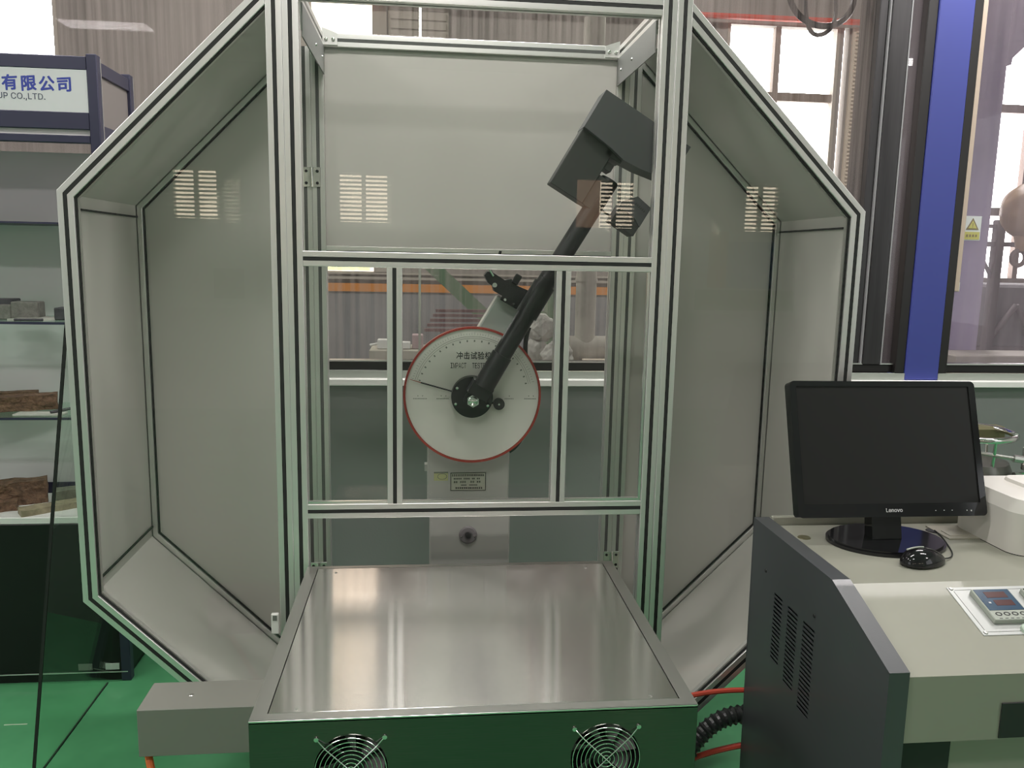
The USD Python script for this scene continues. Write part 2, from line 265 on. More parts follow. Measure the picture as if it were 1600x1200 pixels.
# back wall with four daylight windows (behind the camera, seen only as reflections)
wb = MB(); xs = [(-2.54, -2.14), (-0.99, -.53), (1.34, 1.93), (3.09, 3.43)]
edges = [-5] + [e for p in xs for e in p] + [5]
for a, b in zip(edges[::2], edges[1::2]): wb.box(a, b, -6.1, -6, 1.85, 2.32)
wb.box(-5, 5, -6.1, -6, 0, 1.85).box(-5, 5, -6.1, -6, 2.32, 3.3)
single('wall_back', wb, M['wall_plain'], 'pale wall behind the camera with blinded windows', 'wall', kind=S)
for i, (a, b) in enumerate(xs):
    w = thing('window_%d' % (i + 3), 'slatted daylight window in the wall behind the camera', 'window', (a, -6, 1.85), kind=S)
    MB().box(a, b, -6.095, -6.09, 1.85, 2.32).build('pane', M['lab_day'], w)
    if i == 2: MB().box(a, a + .25, -6.088, -6.075, 1.85, 2.32).build('curtain', M['lab_curtain_glow'], w)  # out of view; glow put into the curtain stands for daylight behind it
    sl = MB()
    for k in range(12): sl.box(a + (.25 if i == 2 else 0), b, -6.03, -6.012, 1.857 + k * .04, 1.857 + k * .04 + .019)
    sl.build('blind', M['blind'], w)
    mid = (a + b) / 2 + (.10 if i == 2 else 0)
    MB().box(mid - .02, mid + .02, -6.08, -6.04, 1.85, 2.32).build('mullion', M['mullion'], w)

for n, sx in ((12, -1), (13, 1)):
    w = thing('window_%d' % n, 'added fill window in the %s side wall behind the camera' % ('left' if sx < 0 else 'right'), 'window', (sx * 5, -3.9, 1.0), kind=S)
    MB().box(sx * 4.99, sx * 4.995, -5.3, -2.5, 1.0, 2.9).build('pane', M['side_fill'], w)  # glowing pane added as frontal fill, no such window is known
    for yy in (-5.3, -3.9, -2.5): MB().box(sx * 4.96, sx * 4.999, yy - .03, yy + .03, .97, 2.93).build('mullion', M['white'], w)
# window_1: long dusty partition window, window_2: right of the blue pillar
w1 = thing('window_1', 'long dusty dark-framed partition window behind the safety guard', 'window', (-1.5, 1.16, 1.09), kind=S)
MB().box(-5, 1.885, 1.115, 1.2, 1.0885, 1.123, .003).build('bottom_rail', M['frame'], w1)
MB().box(-5, 1.885, 1.108, 1.115, 1.123, 1.129).build('track', M['alu_bright'], w1, label='thin bright track strip')
MB().box(1.846, 1.888, 1.09, 1.2, 1.0885, 3.0, .003).build('frame_jamb', M['frame'], w1)
MB().box(1.66, 1.695, 1.12, 1.17, 1.123, 3.0, .003).build('sash_stile', M['frame_grey'], w1)
MB().box(1.705, 1.785, 1.105, 1.15, 1.123, 3.0, .003).build('sash_stile', M['frame_grey'], w1)
MB().box(1.698, 1.704, 1.11, 1.15, 1.123, 3.0).build('sash_edge', M['sash_line'], w1)
MB().box(1.785, 1.791, 1.105, 1.15, 1.123, 3.0).build('sash_edge', M['sash_line'], w1)
MB().box(-5, -.1755, 1.15, 1.156, 1.123, 3.0).build('pane', M['window_glass'], w1)
MB().box(-.1655, 1.66, 1.15, 1.156, 1.123, 3.0).build('pane', M['window_glass'], w1)
MB().box(1.793, 1.846, 1.13, 1.136, 1.123, 3.0).build('pane', M['window_glass2'], w1)
MB().box(-.1755, -.1655, 1.146, 1.16, 1.123, 3.0).build('joint', M['alu_bright'], w1, label='narrow bright joint between two panes')
MB().box(-5, 1.885, 1.115, 1.2, 2.96, 3.0).build('top_rail', M['frame'], w1)
w2 = thing('window_2', 'dark-framed partition window to the right of the blue pillar', 'window', (2.1, 1.16, 1.09), kind=S)
MB().box(2.040, 2.081, 1.09, 1.2, 1.0885, 3.0, .003).build('frame_jamb', M['frame'], w2)
MB().box(2.0815, 2.104, 1.096, 1.14, 1.44, 3.0, .002).build('frame_edge', M['frame_sunlit'], w2)  # tan colour stands for sunlight on the inner frame edge
MB().box(2.081, 5, 1.115, 1.2, 1.0885, 1.123, .003).build('bottom_rail', M['frame'], w2)
MB().box(2.081, 5, 1.108, 1.115, 1.123, 1.129).build('track', M['alu_bright'], w2)
MB().box(2.081, 5, 1.15, 1.156, 1.123, 3.0).build('pane', M['window_glass2'], w2)
MB().box(2.081, 5, 1.115, 1.2, 2.96, 3.0).build('top_rail', M['frame'], w2)

# ------------------------------------------------------------------ the workshop beyond the glass
single('floor', MB().box(-12, 14, 1.22, 8.2, -.1, 0), M['far_floor'], 'grey concrete floor of the workshop beyond the glass', 'floor', kind=S)
single('ceiling', MB().box(-12, 14, 1.22, 8.2, 6.0, 6.1), M['far_wall'], 'dim roof of the workshop beyond the glass', 'ceiling', kind=S)
single('wall_left', MB().box(-12.1, -12, 1.22, 8.2, 0, 6), M['far_wall'], 'dim left end wall of the workshop', 'wall', kind=S)
single('wall_right', MB().box(14, 14.1, 1.22, 8.2, 0, 6), M['far_wall'], 'dim right end wall of the workshop', 'wall', kind=S)
single('wall_front', MB().box(-12, 14, 1.22, 1.3, 3.4, 6).box(-12, -5.1, 1.1, 1.22, 0, 6).box(5.1, 14, 1.1, 1.22, 0, 6), M['far_wall'], 'workshop face of the partition above the ceiling', 'wall', kind=S)
far = [(-7.4, -4.29, 3.0, 5.3), (-1.497, -.785, 1.33, 5.3), (3.49, 4.93, 1.45, 4.40), (4.985, 5.05, 1.45, 4.42), (7.07, 9.6, 1.39, 4.44)]
fw_ = MB(); e = [-12] + [q for p in far for q in p[:2]] + [14]
for a, b in zip(e[::2], e[1::2]): fw_.box(a, b, 8, 8.2, 0, 6)
for a, b, z0, z1 in far: fw_.box(a, b, 8, 8.2, 0, z0).box(a, b, 8, 8.2, z1, 6)
single('wall_far', fw_, M['far_wall'], 'stained brown-grey far wall of the workshop with tall windows', 'wall', kind=S)
single('baseboard_far', MB().box(-12, 14, 7.94, 8, 0, 1.09), M['far_low'], 'dark grey dado along the far workshop wall', 'dado', kind=S)
single('trim_4', MB().box(-12, 14, 7.92, 8, 1.092, 1.19), M['orange_band'], 'orange painted band along the far workshop wall', 'band', kind=S)
single('trim_5', MB().box(-12, 14, 7.90, 8, 1.24, 1.27).box(-12, 14, 7.93, 8, 1.30, 1.32), M['far_beige'], 'pale ledges under the far workshop windows', 'ledge', kind=S)
def far_window(n, i, label, gmat, vs=(), hs=(), frame=True):
    a, b, z0, z1 = far[i]
    w = thing('window_%d' % n, label, 'window', (a, 8, z0), kind=S)
    MB().box(a, b, 8.12, 8.14, z0, z1).build('pane', gmat, w)
    for x in vs: MB().box(x - .035, x + .035, 8.02, 8.11, z0, z1).build('mullion', M['mullion'], w)
    for z in hs: MB().box(a, b, 8.03, 8.10, z - .05, z + .05).build('transom', M['mullion'], w)
    if frame:
        for x0, x1 in ((a - .0, a + .04), (b - .04, b)): MB().box(x0, x1, 7.99, 8.11, z0, z1).build('frame_side', M['far_beige'], w)
    return w
far_window(7, 0, 'blazing white far window above the display rack', M['sky_white'])
w8 = far_window(8, 1, 'tall white far window seen over the top of the guard', M['sky_mid'], frame=False)
MB().box(-1.45, -.84, 8.10, 8.115, 1.34, 1.52).build('lower_pane', M['sky_yellow'], w8, label='yellow lower pane')
MB().box(-.785, -.62, 7.97, 8.0, 1.33, 5.3).build('frame_side', M['far_beige'], w8)
MB().box(-1.60, -1.50, 7.97, 8.0, 1.33, 5.3).build('frame_side', M['far_beige'], w8)
far_window(9, 2, 'white gridded far window behind the sloping guard wing', M['sky_white'], (4.15,), (3.58, 2.5))
far_window(10, 3, 'narrow bright far window slit beside the louvre panel', M['sky_white'], frame=False)
far_window(11, 4, 'white gridded far window at the right edge of the photo', M['sky_white'], (7.62, 8.7), (3.55, 2.25))
far_panel = thing('window_14', 'tan lit panel high above the gridded far window at the right edge', 'window', (7.5, 8, 4.65), kind=S)
MB().box(7.18, 7.80, 7.975, 7.985, 4.66, 5.3).build('pane', M['panel_glow'], far_panel)  # lit tan panel, its brightness put in as glow
MB().box(7.12, 7.86, 7.985, 8.0, 4.60, 5.36).build('frame', M['mullion'], far_panel)
lv = thing('louvre_panel', 'tall beige louvred shutter on the far workshop wall', 'louvre', (5.2, 7.97, 2.3))
MB().box(5.08, 5.5, 7.95, 7.99, 2.3, 4.42).build('backing', M['louvre'], lv)
for k in range(44):
    z = 2.33 + k * .047
    MB().add(trimesh.convex.convex_hull([(5.11, 7.95, z), (5.47, 7.95, z), (5.11, 7.95, z + .03), (5.47, 7.95, z + .03), (5.11, 7.92, z), (5.47, 7.92, z), (5.11, 7.92, z + .006), (5.47, 7.92, z + .006)])).build('slat', M['louvre'], lv)
lv2 = thing('louvre_panel', 'wide brown shutter on the far wall right of the tall window over the guard', 'louvre', (-.3, 7.97, 2.3))
MB().box(-.6, .1, 7.95, 7.99, 2.3, 4.9).build('backing', M['far_beige'], lv2)
for k in range(24): MB().box(-.57, .07, 7.925, 7.95, 2.36 + k * .105, 2.36 + k * .105 + .07).build('slat', M['far_beige'], lv2)
single('pipe', MB().tube([(-1.2, 7.85, 4.42), (14, 7.85, 4.49)], .035), M['red_paint'], 'long thin red pipe running high along the far wall', 'pipe')
gf = thing('green_frame', 'green steel workshop frame with a sloping brace behind the dial', 'steel frame', (.8, 4.6, 0))
MB().box(.85, .89, 4.5, 4.7, 0, 2.1).box(.89, .95, 4.57, 4.63, 0, 2.1).box(.95, .99, 4.5, 4.7, 0, 2.1).build('column', M['green_steel'], gf)
MB().box(-3.05, -2.9, 4.5, 4.7, 0, 2.1).build('column', M['green_steel'], gf)
MB().box(-3.05, .99, 4.52, 4.68, 2.1, 2.24).build('beam', M['green_steel'], gf)
d = np.array([.87, 0, -.80]); d = d / np.linalg.norm(d); nn = np.array([-d[2], 0, d[0]])
MB().prism([(0, -.055), (1.70, -.055), (1.70, .055), (0, .055)], (-.80, 4.65, 2.10), d, nn, .09).build('brace', M['green_steel'], gf)
MB().box(.46, .85, 4.55, 4.62, 1.05, 1.10).build('tie_bar', M['green_steel'], gf)
single('round_column', MB().lathe([(0, .92), (.075, .92), (.075, 1.38), (.082, 1.38), (.082, 1.40), (.075, 1.40), (.075, 3.2), (0, 3.2)], (1.018, 3.75, 0)), M['concrete'], 'stained pale round column rising from the lying pipe', 'column')
single('lying_pipe', MB().tube([(.90, 3.75, .885), (1.9, 3.78, .885)], [.094, .096], 20), M['concrete'], 'thick pale pipe lying on the workshop bench', 'pipe')
def blob(c, r, seed, amp=.25, sq=(1, 1, 1)):
    m = trimesh.creation.icosphere(4, 1.0); v = np.array(m.vertices)
    v = v * (1 + amp * (meshkit.fbm(v * 2.2 + seed, 4, seed) - .5) * 2)[:, None] * np.array(sq) * r + np.array(c)
    if c[2] < 1.2: v[:, 2] = np.maximum(v[:, 2], .757)
    return trimesh.Trimesh(v, m.faces, process=False)
single('sack', MB().add(blob((.70, 3.78, 1.03), .10, 3, .3, (1, .9, 1))).add(blob((.66, 3.78, .86), .10, 5, .2, (.8, .9, 1))), M['sack'], 'tall pale crumpled sack right of the dial', 'sack', 'pale sacks on the workbench')
single('sack', MB().add(blob((.79, 3.56, .86), .12, 9, .3, (.9, .6, .9))), M['sack'], 'low pale crumpled sack in front of the lying pipe', 'sack', 'pale sacks on the workbench')
single('tan_crate', MB().box(.98, 1.24, 3.52, 3.64, .756, .825, .005), M['louvre'], 'flat tan crate on the bench under the lying pipe', 'crate')
wbn = thing('workbench', 'long beige workbench beyond the glass behind the dial', 'workbench', (.3, 3.7, 0))
MB().box(.55, 2.4, 3.45, 3.95, .70, .755, .004).build('top', M['bench_beige'], wbn)
for x in (.58, 2.3): MB().box(x, x + .06, 3.5, 3.9, 0, .70).build('leg', M['rail_grey'], wbn)
mt = thing('machine_tool', 'pale machine bed with small white blocks left of the dial', 'machine', (-.3, 3, 0))
MB().box(-.50, .25, 2.95, 3.3, .84, .955, .006).build('bed', M['bench_beige'], mt)
MB().box(-.45, .2, 3.0, 3.35, 0, .84).build('base', M['rail_grey'], mt)
MB().box(-.452, -.39, 3.0, 3.08, .957, 1.015, .004).cyl((-.50, 3.04, .975), (-.452, 3.04, .985), .008).build('slide', M['white'], mt, label='white sliding block')
MB().box(-.33, -.245, 3.0, 3.08, .957, 1.0, .004).build('clamp', M['white'], mt)
single('crate', MB().box(-.235, -.165, 3.02, 3.12, .956, 1.045, .004), M['pink'], 'small pinkish box on the machine bed left of the dial', 'box')
bars = thing('bar_rack', 'low rack of dark maroon bars behind the upper edge of the dial', 'bars', (0, 3.05, 0))
for k in range(5): MB().box(-.16 + .02 * k, .30, 3.42 + .05 * k, 3.45 + .05 * k, 1.03 + .03 * k, 1.05 + .03 * k).build('bar', M['maroon'], bars)
MB().box(-.05, -.02, 3.42, 3.66, 0, 1.03).box(.22, .25, 3.42, 3.66, 0, 1.03).build('stand', M['rail_grey'], bars)
wc = thing('wall_column', 'mauve-grey steel column with a sloping haunch behind the right window', 'column', (3.05, 2.5, 0))
MB().box(2.95, 3.15, 2.4, 2.6, 0, 6, .005).build('shaft', M['purple'], wc)
MB().prism([(3.15, 2.70), (3.21, 2.70), (3.215, 2.735), (3.36, 2.88), (3.36, 3.5), (3.15, 3.5)], (0, 2.55, 0), X, Z, .10).build('haunch', M['purple'], wc)
single('steel_column', MB().box(2.35, 2.60, 2.4, 2.6, 0, 6, .005), M['frame_grey'], 'dark steel column beyond the sliding sash beside the blue pillar', 'column')
ws = thing('warning_sign', 'small yellow warning sign with a triangle on the right window glass', 'sign', (2.165, 1.14, 1.7))
MB().box(2.127, 2.206, 1.144, 1.1495, 1.655, 1.757).build('plate', M['sign_white'], ws)
MB().box(2.131, 2.202, 1.1425, 1.144, 1.659, 1.691).build('yellow_band', M['warn_yellow'], ws)
tri = sg.Polygon([(2.138, 1.700), (2.196, 1.700), (2.167, 1.749)])
MB().prism(tri, (0, 1.144, 0), X, Z, .0012).build('triangle', M['warn_line'], ws)
MB().prism(tri.buffer(-.0055), (0, 1.1428, 0), X, Z, .0008).build('triangle_fill', M['warn_yellow'], ws)
mk = MB(); mk.box(2.1655, 2.1685, 1.1415, 1.142, 1.714, 1.728).box(2.1655, 2.1685, 1.1415, 1.142, 1.709, 1.7115)
for k in range(4): mk.box(2.142 + k * .0135, 2.150 + k * .0135, 1.1418, 1.1425, 1.670, 1.680)
mk.build('lettering', M['warn_line'], ws)
single('wall_switch', MB().box(2.10, 2.138, 1.142, 1.1495, 1.437, 1.478, .002), M['white'], 'small white switch box low on the right window glass', 'switch')
hb = thing('hoist', 'tan rounded hoist block hanging at the right edge', 'hoist', (3.47, 2.5, 1.6))
MB().add(blob((3.475, 2.5, 1.88), .165, 2, .06)).build('head', M['tan'], hb)
MB().cyl((3.475, 2.5, 1.64), (3.475, 2.5, 1.80), .055, 20, .09).build('neck', M['tan'], hb)
MB().cyl((3.475, 2.5, 2.0), (3.475, 2.5, 6.0), .012, 10).build('lifting_cable', M['rail_grey'], hb)
MB().tube(ring_pts((3.43, 2.5, 1.60), .045, X, Z, 24), .014, 8, True).build('hook_ring', M['mullion'], hb)
rl = thing('railing', 'grey workshop railing with one stout post behind the right window', 'railing', (3.3, 2.9, 0))
MB().box(3.55, 3.605, 2.87, 2.93, 0, 1.845, .004).build('post', M['rail_grey'], rl)
MB().box(5.2, 5.26, 2.87, 2.93, 0, 1.86, .004).build('post', M['rail_grey'], rl)
MB().box(3.0, 5.3, 2.885, 2.915, 1.795, 1.815).build('rail', M['rail_grey'], rl)
MB().box(3.0, 5.3, 2.885, 2.915, 1.675, 1.705).build('rail', M['rail_grey'], rl)
MB().tube([(3.42, 2.9, 1.69), (3.58, 2.9, 1.44)], .012).build('stay', M['rail_grey'], rl)
pm = thing('press_machine', 'dark bulky workshop machine low behind the right window', 'machine', (4.0, 3.3, 0))
MB().box(3.3, 5.4, 3.2, 3.9, 0, 1.42, .02).build('body', M['far_low'], pm)
MB().box(3.3, 5.4, 3.1, 3.2, .95, .99, .004).build('shelf', M['rail_grey'], pm)
MB().cyl((3.75, 3.15, 1.0), (3.95, 3.15, 1.28), .02).cyl((3.95, 3.15, 1.28), (4.1, 3.15, 1.05), .02).build('lever', M['rail_grey'], pm)
single('long_bench', MB().box(2.75, 5.0, 2.0, 2.28, .95, 1.06, .006).box(2.8, 2.86, 2.05, 2.25, 0, .95).box(4.8, 4.86, 2.05, 2.25, 0, .95), M['bench_beige'], 'beige bench just beyond the right window', 'bench')
single('cable_loop', MB().tube(spline([(2.02, 2.6, 3.3), (2.03, 2.6, 2.93), (2.09, 2.6, 2.85), (2.16, 2.6, 2.87), (2.20, 2.6, 2.95), (2.21, 2.6, 3.3)]), .012).tube(spline([(2.01, 2.6, 3.3), (2.06, 2.6, 2.91), (2.14, 2.6, 2.90), (2.22, 2.6, 3.3)]), .018).tube([(2.0, 2.6, 3.3), (2.24, 2.6, 3.3)], .03), M['frame_grey'], 'dark looped cables hanging above the right guard wing', 'cable')
# ------------------------------------------------------------------ aluminium safety guard
guard = thing('safety_guard', 'aluminium-framed safety guard with clear door and octagonal wings around the impact tester', 'machine guard', (0, 0, 0))
sec = sg.box(-.02, -.02, .02, .02).buffer(-.002).buffer(.002, quad_segs=3)
for k in range(4): sec = sec.difference(affinity.rotate(sg.box(-.0052, -.021, .0052, -.008), 90 * k, origin=(0, 0)))
def bar(p, q, front=NY, cp=None, cq=None, name='rail', strip='rubber', parent=guard, w=1.0):
    """40 mm slotted profile from p to q; front = direction of the face with the black slot strip; cp, cq = normals of the end cuts"""
    p, q, fr = np.array(p, float), np.array(q, float), np.array(front, float); L = np.linalg.norm(q - p); d = (q - p) / L
    ey = -fr; ex = np.cross(ey, d)
    def ext(poly, off):
        e = trimesh.creation.extrude_polygon(poly, L, engine='earcut'); v = np.array(e.vertices)
        out = p + v[:, :1] * ex + v[:, 1:2] * ey + v[:, 2:3] * d
        for at, cut, sel in ((p, cp, v[:, 2] < L / 2), (q, cq, v[:, 2] >= L / 2)):
            if cut is not None:
                c = np.array(cut, float); out[sel] -= (((out[sel] - at) @ c) / (d @ c))[:, None] * d
        return trimesh.Trimesh(out, e.faces, process=False)
    pr = MB().add(ext(sec, 0)).build(name, M['alu'], parent)
    if strip: MB().add(ext(sg.box(-.0050, -.0195, .0050, -.009), 0)).build('slot_strip', M[strip], pr, smooth=False)
    return pr
D = .514                                   # centre of the rear frame
for y, strip in ((.02, 'rubber'), (D, 'slot_shade')):  # rear slots hold no strip: grey filler stands for the groove shade
    for s in (-1, 1):
        bar((s * .48, y, 0), (s * .48, y, 2.255 if y < .1 else 2.17), name='post', strip=strip)
        bar((s * .52, y, .04), (s * .52, y, 2.215 if y < .1 else 2.17), name='post', strip=strip)
bar((-.46, .02, 2.19), (.46, .02, 2.19)); bar((-.46, .02, 1.534), (.46, .02, 1.534)); bar((-.46, .02, .856), (.46, .02, .856))
for x in (-.2265, .2225): bar((x, .02, .876), (x, .02, 1.514), name='mullion')
bar((-.50, D, 2.192), (.50, D, 2.192), strip='slot_shade'); bar((-.46, D, 1.552), (.46, D, 1.552), strip='slot_shade')
for s in (-1, 1): bar((s * .48, .04, 2.192), (s * .48, D - .02, 2.192), front=(-s, 0, 0), strip=None, name='side_rail')
def octo(s, o):                            # wing outline inset by o
    k = .4142 * o
    return [(s * .54, 2.205 - 1.4142 * o), (s * (1.055 - o), 1.69 - k), (s * (1.055 - o), .613 + k), (s * .54, .098 + 1.4142 * o)]
miter = [(math.sin(math.pi / 8), 0, -math.cos(math.pi / 8)), (math.sin(math.pi / 8), 0, math.cos(math.pi / 8))]
for s in (-1, 1):
    for y in (.02, D):
        c = [np.array((x, y, z)) for x, z in octo(s, .02)]
        cut1 = np.array((s * math.cos(math.pi / 8 + math.pi / 4), 0, 1.0)); cut1 = np.array((-s * math.sin(math.pi / 8), 0, math.cos(math.pi / 8)))
        cut2 = np.array((s * math.sin(math.pi / 8), 0, math.cos(math.pi / 8)))
        bar(c[0], c[1], cp=(1, 0, 0), cq=cut1, name='wing_rail', strip='rubber' if y < .1 else None); bar(c[1], c[2], cp=cut1, cq=cut2, name='wing_rail', strip='rubber' if y < .1 else None); bar(c[2], c[3], cp=cut2, cq=(1, 0, 0), name='wing_rail', strip='rubber' if y < .1 else None)
    inner = octo(s, .036)
    pg = sg.Polygon(inner)
    MB().prism(pg, (0, .0225, 0), X, Z, .005).build('wing_pane', M['pane'], guard, label='clear front sheet of a wing')
    MB().prism(pg, (0, D + .002, 0), X, Z, .005).build('back_panel', M['panel'], guard, label='opaque pale rear board of a wing')
    # black gasket lines along the frame edges
    def gasket(y, o, w=.005, dy=.006):
        r = sg.Polygon(octo(s, o)).difference(sg.Polygon(octo(s, o + w)))
        r = r.difference(sg.box(*sorted((s * .5402, s * .30)), 0, 3) if s > 0 else sg.box(-.5402, 0, -.3, 3))
        MB().prism(r, (0, y + dy, 0), X, Z, dy).build('gasket', M['rubber'], guard, smooth=False)
    gasket(.006, .0395); gasket(D - .012, .0395); gasket(D - .0235, .0135, .004)
    P = [np.array(q) for q in octo(s, .022)]
    for i, nm in ((0, 'roof_panel'), (1, 'side_panel'), (2, 'floor_panel')):
        a, b = P[i], P[i + 1]; dd = (b - a) / np.linalg.norm(b - a); nrm = np.array((-dd[1], dd[0])) * .005 * s
        quad = sg.Polygon([a, b, b - nrm * -1 * 1, a + nrm]) if False else sg.Polygon([a, b, b + nrm, a + nrm])
        MB().prism(quad, (0, D - .021, 0), X, Z, D - .021 - .041).build(nm, M['panel_side'], guard)
        # thin black joint at each end of the panel, on its inner face
    for i in (1, 2):
        q = P[i]; cx, cz = q[0] - s * .004, q[1] + (-.004 if i == 1 else .004)
        MB().box(cx - .0025, cx + .0025, .045, D - .025, cz - .0025 + (-.03 if i == 1 else .03), cz + .0025 + (-.03 if i == 1 else .03)).build('gasket', M['rubber'], guard, smooth=False)
MB().box(-.46, .46, D - .002, D + .003, 1.572, 2.172).build('back_panel', M['panel'], guard, label='opaque pale board behind the raised hammer')
MB().box(-.459, .459, .019, .023, 1.5545, 2.1695).build('door_pane', M['pane'], guard)
for x0, x1 in ((-.459, -.247), (-.206, .202), (.243, .459)): MB().box(x0, x1, .019, .023, .8765, 1.5135).build('door_pane', M['pane'], guard)
for x0, x1 in ((-.459, -.247), (-.206, .202), (.243, .459)): MB().box(x0, x1, .004, .012, .8765, .883).build('glazing_bead', M['alu_bright'], guard)
MB().box(.452, .459, .004, .012, .883, 1.5135).build('glazing_bead', M['alu_bright'], guard)
def bracket(x, s):
    g = sg.Polygon([(0, 0), (.046, 0), (.046, .034), (.03, .04), (0, .05)])
    if s < 0: g = affinity.scale(g, -1, 1, origin=(0, 0))
    b = MB().prism(g, (x, D - .0205, 2.176), X, Z, .006).build('corner_bracket', M['alu'], guard)
    for dx in (.012, .034): MB().lathe([(0, 0), (.006, 0), (.0055, .004), (0, .0055)], (x + s * dx, D - .0265, 2.191), NY, 12).build('bolt', M['chrome'], b)
bracket(-.462, 1); bracket(.462, -1)
for s in (-1, 1):
    gp = MB().box(s * .4600, s * .4640 if False else s * .4565, .05, D - .02, 2.09, 2.172).build('gusset_plate', M['gusset'], guard)
    for yy in (.30, .44): MB().lathe([(0, 0), (.005, 0), (.004, .003), (0, .004)], (s * .4565, yy, 2.13), (-s, 0, 0), 12).build('bolt', M['chrome'], gp)
def hinge(x, z):
    h = MB().box(x - .027, x + .027, D - .0235, D - .0202, z - .03, z + .03, .001).build('hinge', M['alu_bright'], guard, label='small leaf hinge across a pair of rear posts')
    MB().cyl((x, D - .026, z - .03), (x, D - .026, z + .03), .0055, 12).build('hinge_pin', M['chrome'], h)
    for dx in (-.017, .017):
        for dz in (-.018, .018): MB().lathe([(0, 0), (.005, 0), (.004, .0025), (0, .003)], (x + dx, D - .0235, z + dz), NY, 12).build('screw', M['black_steel'], h)
hinge(-.50, 1.782); hinge(.50, .512); hinge(-.50, .492)
lt = MB().box(-.563, -.5425, -.012, .0, .512, .57, .002).build('door_latch', M['white'], guard, label='small white latch block low on the left wing')
MB().box(-.558, -.547, -.0135, -.012, .552, .566).build('latch_window', M['ink_grey'], lt)

# ------------------------------------------------------------------ pendulum impact tester
tester = thing('impact_tester', 'grey pendulum impact testing machine with white dial and raised black hammer', 'testing machine', (-.01, .25, 0))
MB().box(-.139, .108, .22, .45, .80, 1.24, .004).build('column', M['machine'], tester)
MB().box(-.131, .113, .215, .46, .10, .80, .004).build('column_cover', M['machine'], tester)
MB().box(-.20, .20, .19, .48, 0, .10, .006).build('foot', M['machine'], tester)
for z in (.772, .905): MB().box(-.147, -.139, .23, .26, z, z + .02).build('side_clip', M['machine'], tester)
kn = MB().lathe([(0, 0), (.0275, 0), (.0275, .003), (.024, .006), (.013, .006), (.013, .004), (0, .004)], (-.0145, .215, .708), NY).build('lock_knob', M['rail_grey'], tester, label='round grey lock plate on the lower column')
MB().lathe([(0, 0), (.009, 0), (.008, .008), (0, .010)], (-.0145, .211, .708), NY).build('lock_core', M['ink'], kn)
for dx in (-.02, .02): MB().lathe([(0, 0), (.0028, 0), (.002, .002), (0, .0025)], (-.0145 + dx, .209, .704), NY, 10).build('screw', M['chrome'], kn)
# plates
pl = MB().box(-.0695, .038, .2175, .22, .846, .903, .0006).build('nameplate', M['plate'], tester, label='small engraved nameplate below the dial')
bd = sg.box(-.069, .8465, .0375, .9025).difference(sg.box(-.0672, .8483, .0357, .9007))
MB().prism(bd, (0, .2175, 0), X, Z, .0005).build('border', M['ink'], pl)
tx = MB(); r5 = random.Random(5)
def strokes(x0, x1, zc, h, n, gaps=()):
    w = (x1 - x0) / n
    for k in range(n):
        if k in gaps: continue
        a = x0 + k * w
        for j in range(3): tx.box(a + w * .1, a + w * .85, .2168, .2175, zc - h / 2 + j * h * .38, zc - h / 2 + j * h * .38 + h * .18)
        b = a + w * r5.uniform(.2, .6); tx.box(b, b + w * .2, .2168, .2175, zc - h / 2, zc + h / 2)
strokes(-.0655, .033, .8945, .0062, 18); strokes(-.060, .020, .8840, .0048, 16, (5, 10, 13)); strokes(-.060, .022, .8740, .0056, 13, (2, 6, 7, 10)); strokes(-.038, .012, .8642, .0036, 14, (5, 6)); strokes(-.055, .028, .8550, .0056, 13)
tx.build('lettering', M['ink'], pl)
st = MB().box(-.119, -.0765, .2185, .22, .878, .905, .0004).build('gold_sticker', M['plate_gold'], tester, label='small olive-gold oval sticker')
el = affinity.scale(sg.Point(0, 0).buffer(1, 24), .0145, .0095); el = affinity.translate(el, -.094, .891)
MB().prism(el.difference(affinity.scale(el, .88, .85)), (0, .2185, 0), X, Z, .0005).box(-.119, -.0765, .218, .2185, .9012, .905).build('oval_print', M['ink_grey'], st)
# hoist arm behind the dial
PIV = np.array((-.010, 0, 1.142)); U = np.array((math.sin(math.radians(30.5)), 0, math.cos(math.radians(30.5)))); V = np.array((U[2], 0, -U[0]))
def uv(u, v, y): return PIV + U * u + V * v + np.array((0, y, 0))
def uvbox(mb, u0, u1, v0, v1, y0, y1, c=.002):
    b = MB().box(v0, v1, y0, y1, u0, u1, c).mesh(); p = np.array(b.vertices)
    return mb.add(trimesh.Trimesh(PIV + p[:, :1] * V + p[:, 1:2] * np.array(Y, float) + p[:, 2:] * U, b.faces, process=False))
hoa = uvbox(MB(), .02, .292, -.083, .03, .235, .30, .004).build('hoist_arm', M['hoist'], tester, label='grey-green lifting arm behind the pendulum')
MB().prism(sg.Polygon([(.071, 1.424), (.126, 1.393), (.150, 1.405), (.158, 1.45), (.119, 1.466), (.112, 1.478), (.104, 1.484), (.085, 1.480), (.053, 1.5), (.034, 1.505), (.025, 1.494), (.036, 1.472), (.050, 1.462), (.054, 1.448), (.078, 1.435)]).buffer(-.002).buffer(.002), (0, .27, 0), X, Z, .05).build('release_catch', M['black_steel'], hoa, label='black catch that holds the pendulum')
uvbox(MB(), .345, .375, -.072, -.052, .212, .225).cyl(uv(.37, -.135, .22), uv(.405, -.145, .22), .004).build('catch_lever', M['black_steel'], hoa)
MB().cyl((.055, .215, 1.466), (.055, .225, 1.466), .007, 16).cyl((.086, .215, 1.424), (.086, .225, 1.424), .004, 12).cyl((.052, .22, 1.492), (.04, .22, 1.512), .004, 10).cyl((.112, .215, 1.412), (.112, .225, 1.412), .003, 12).build('bolt', M['chrome'], hoa)
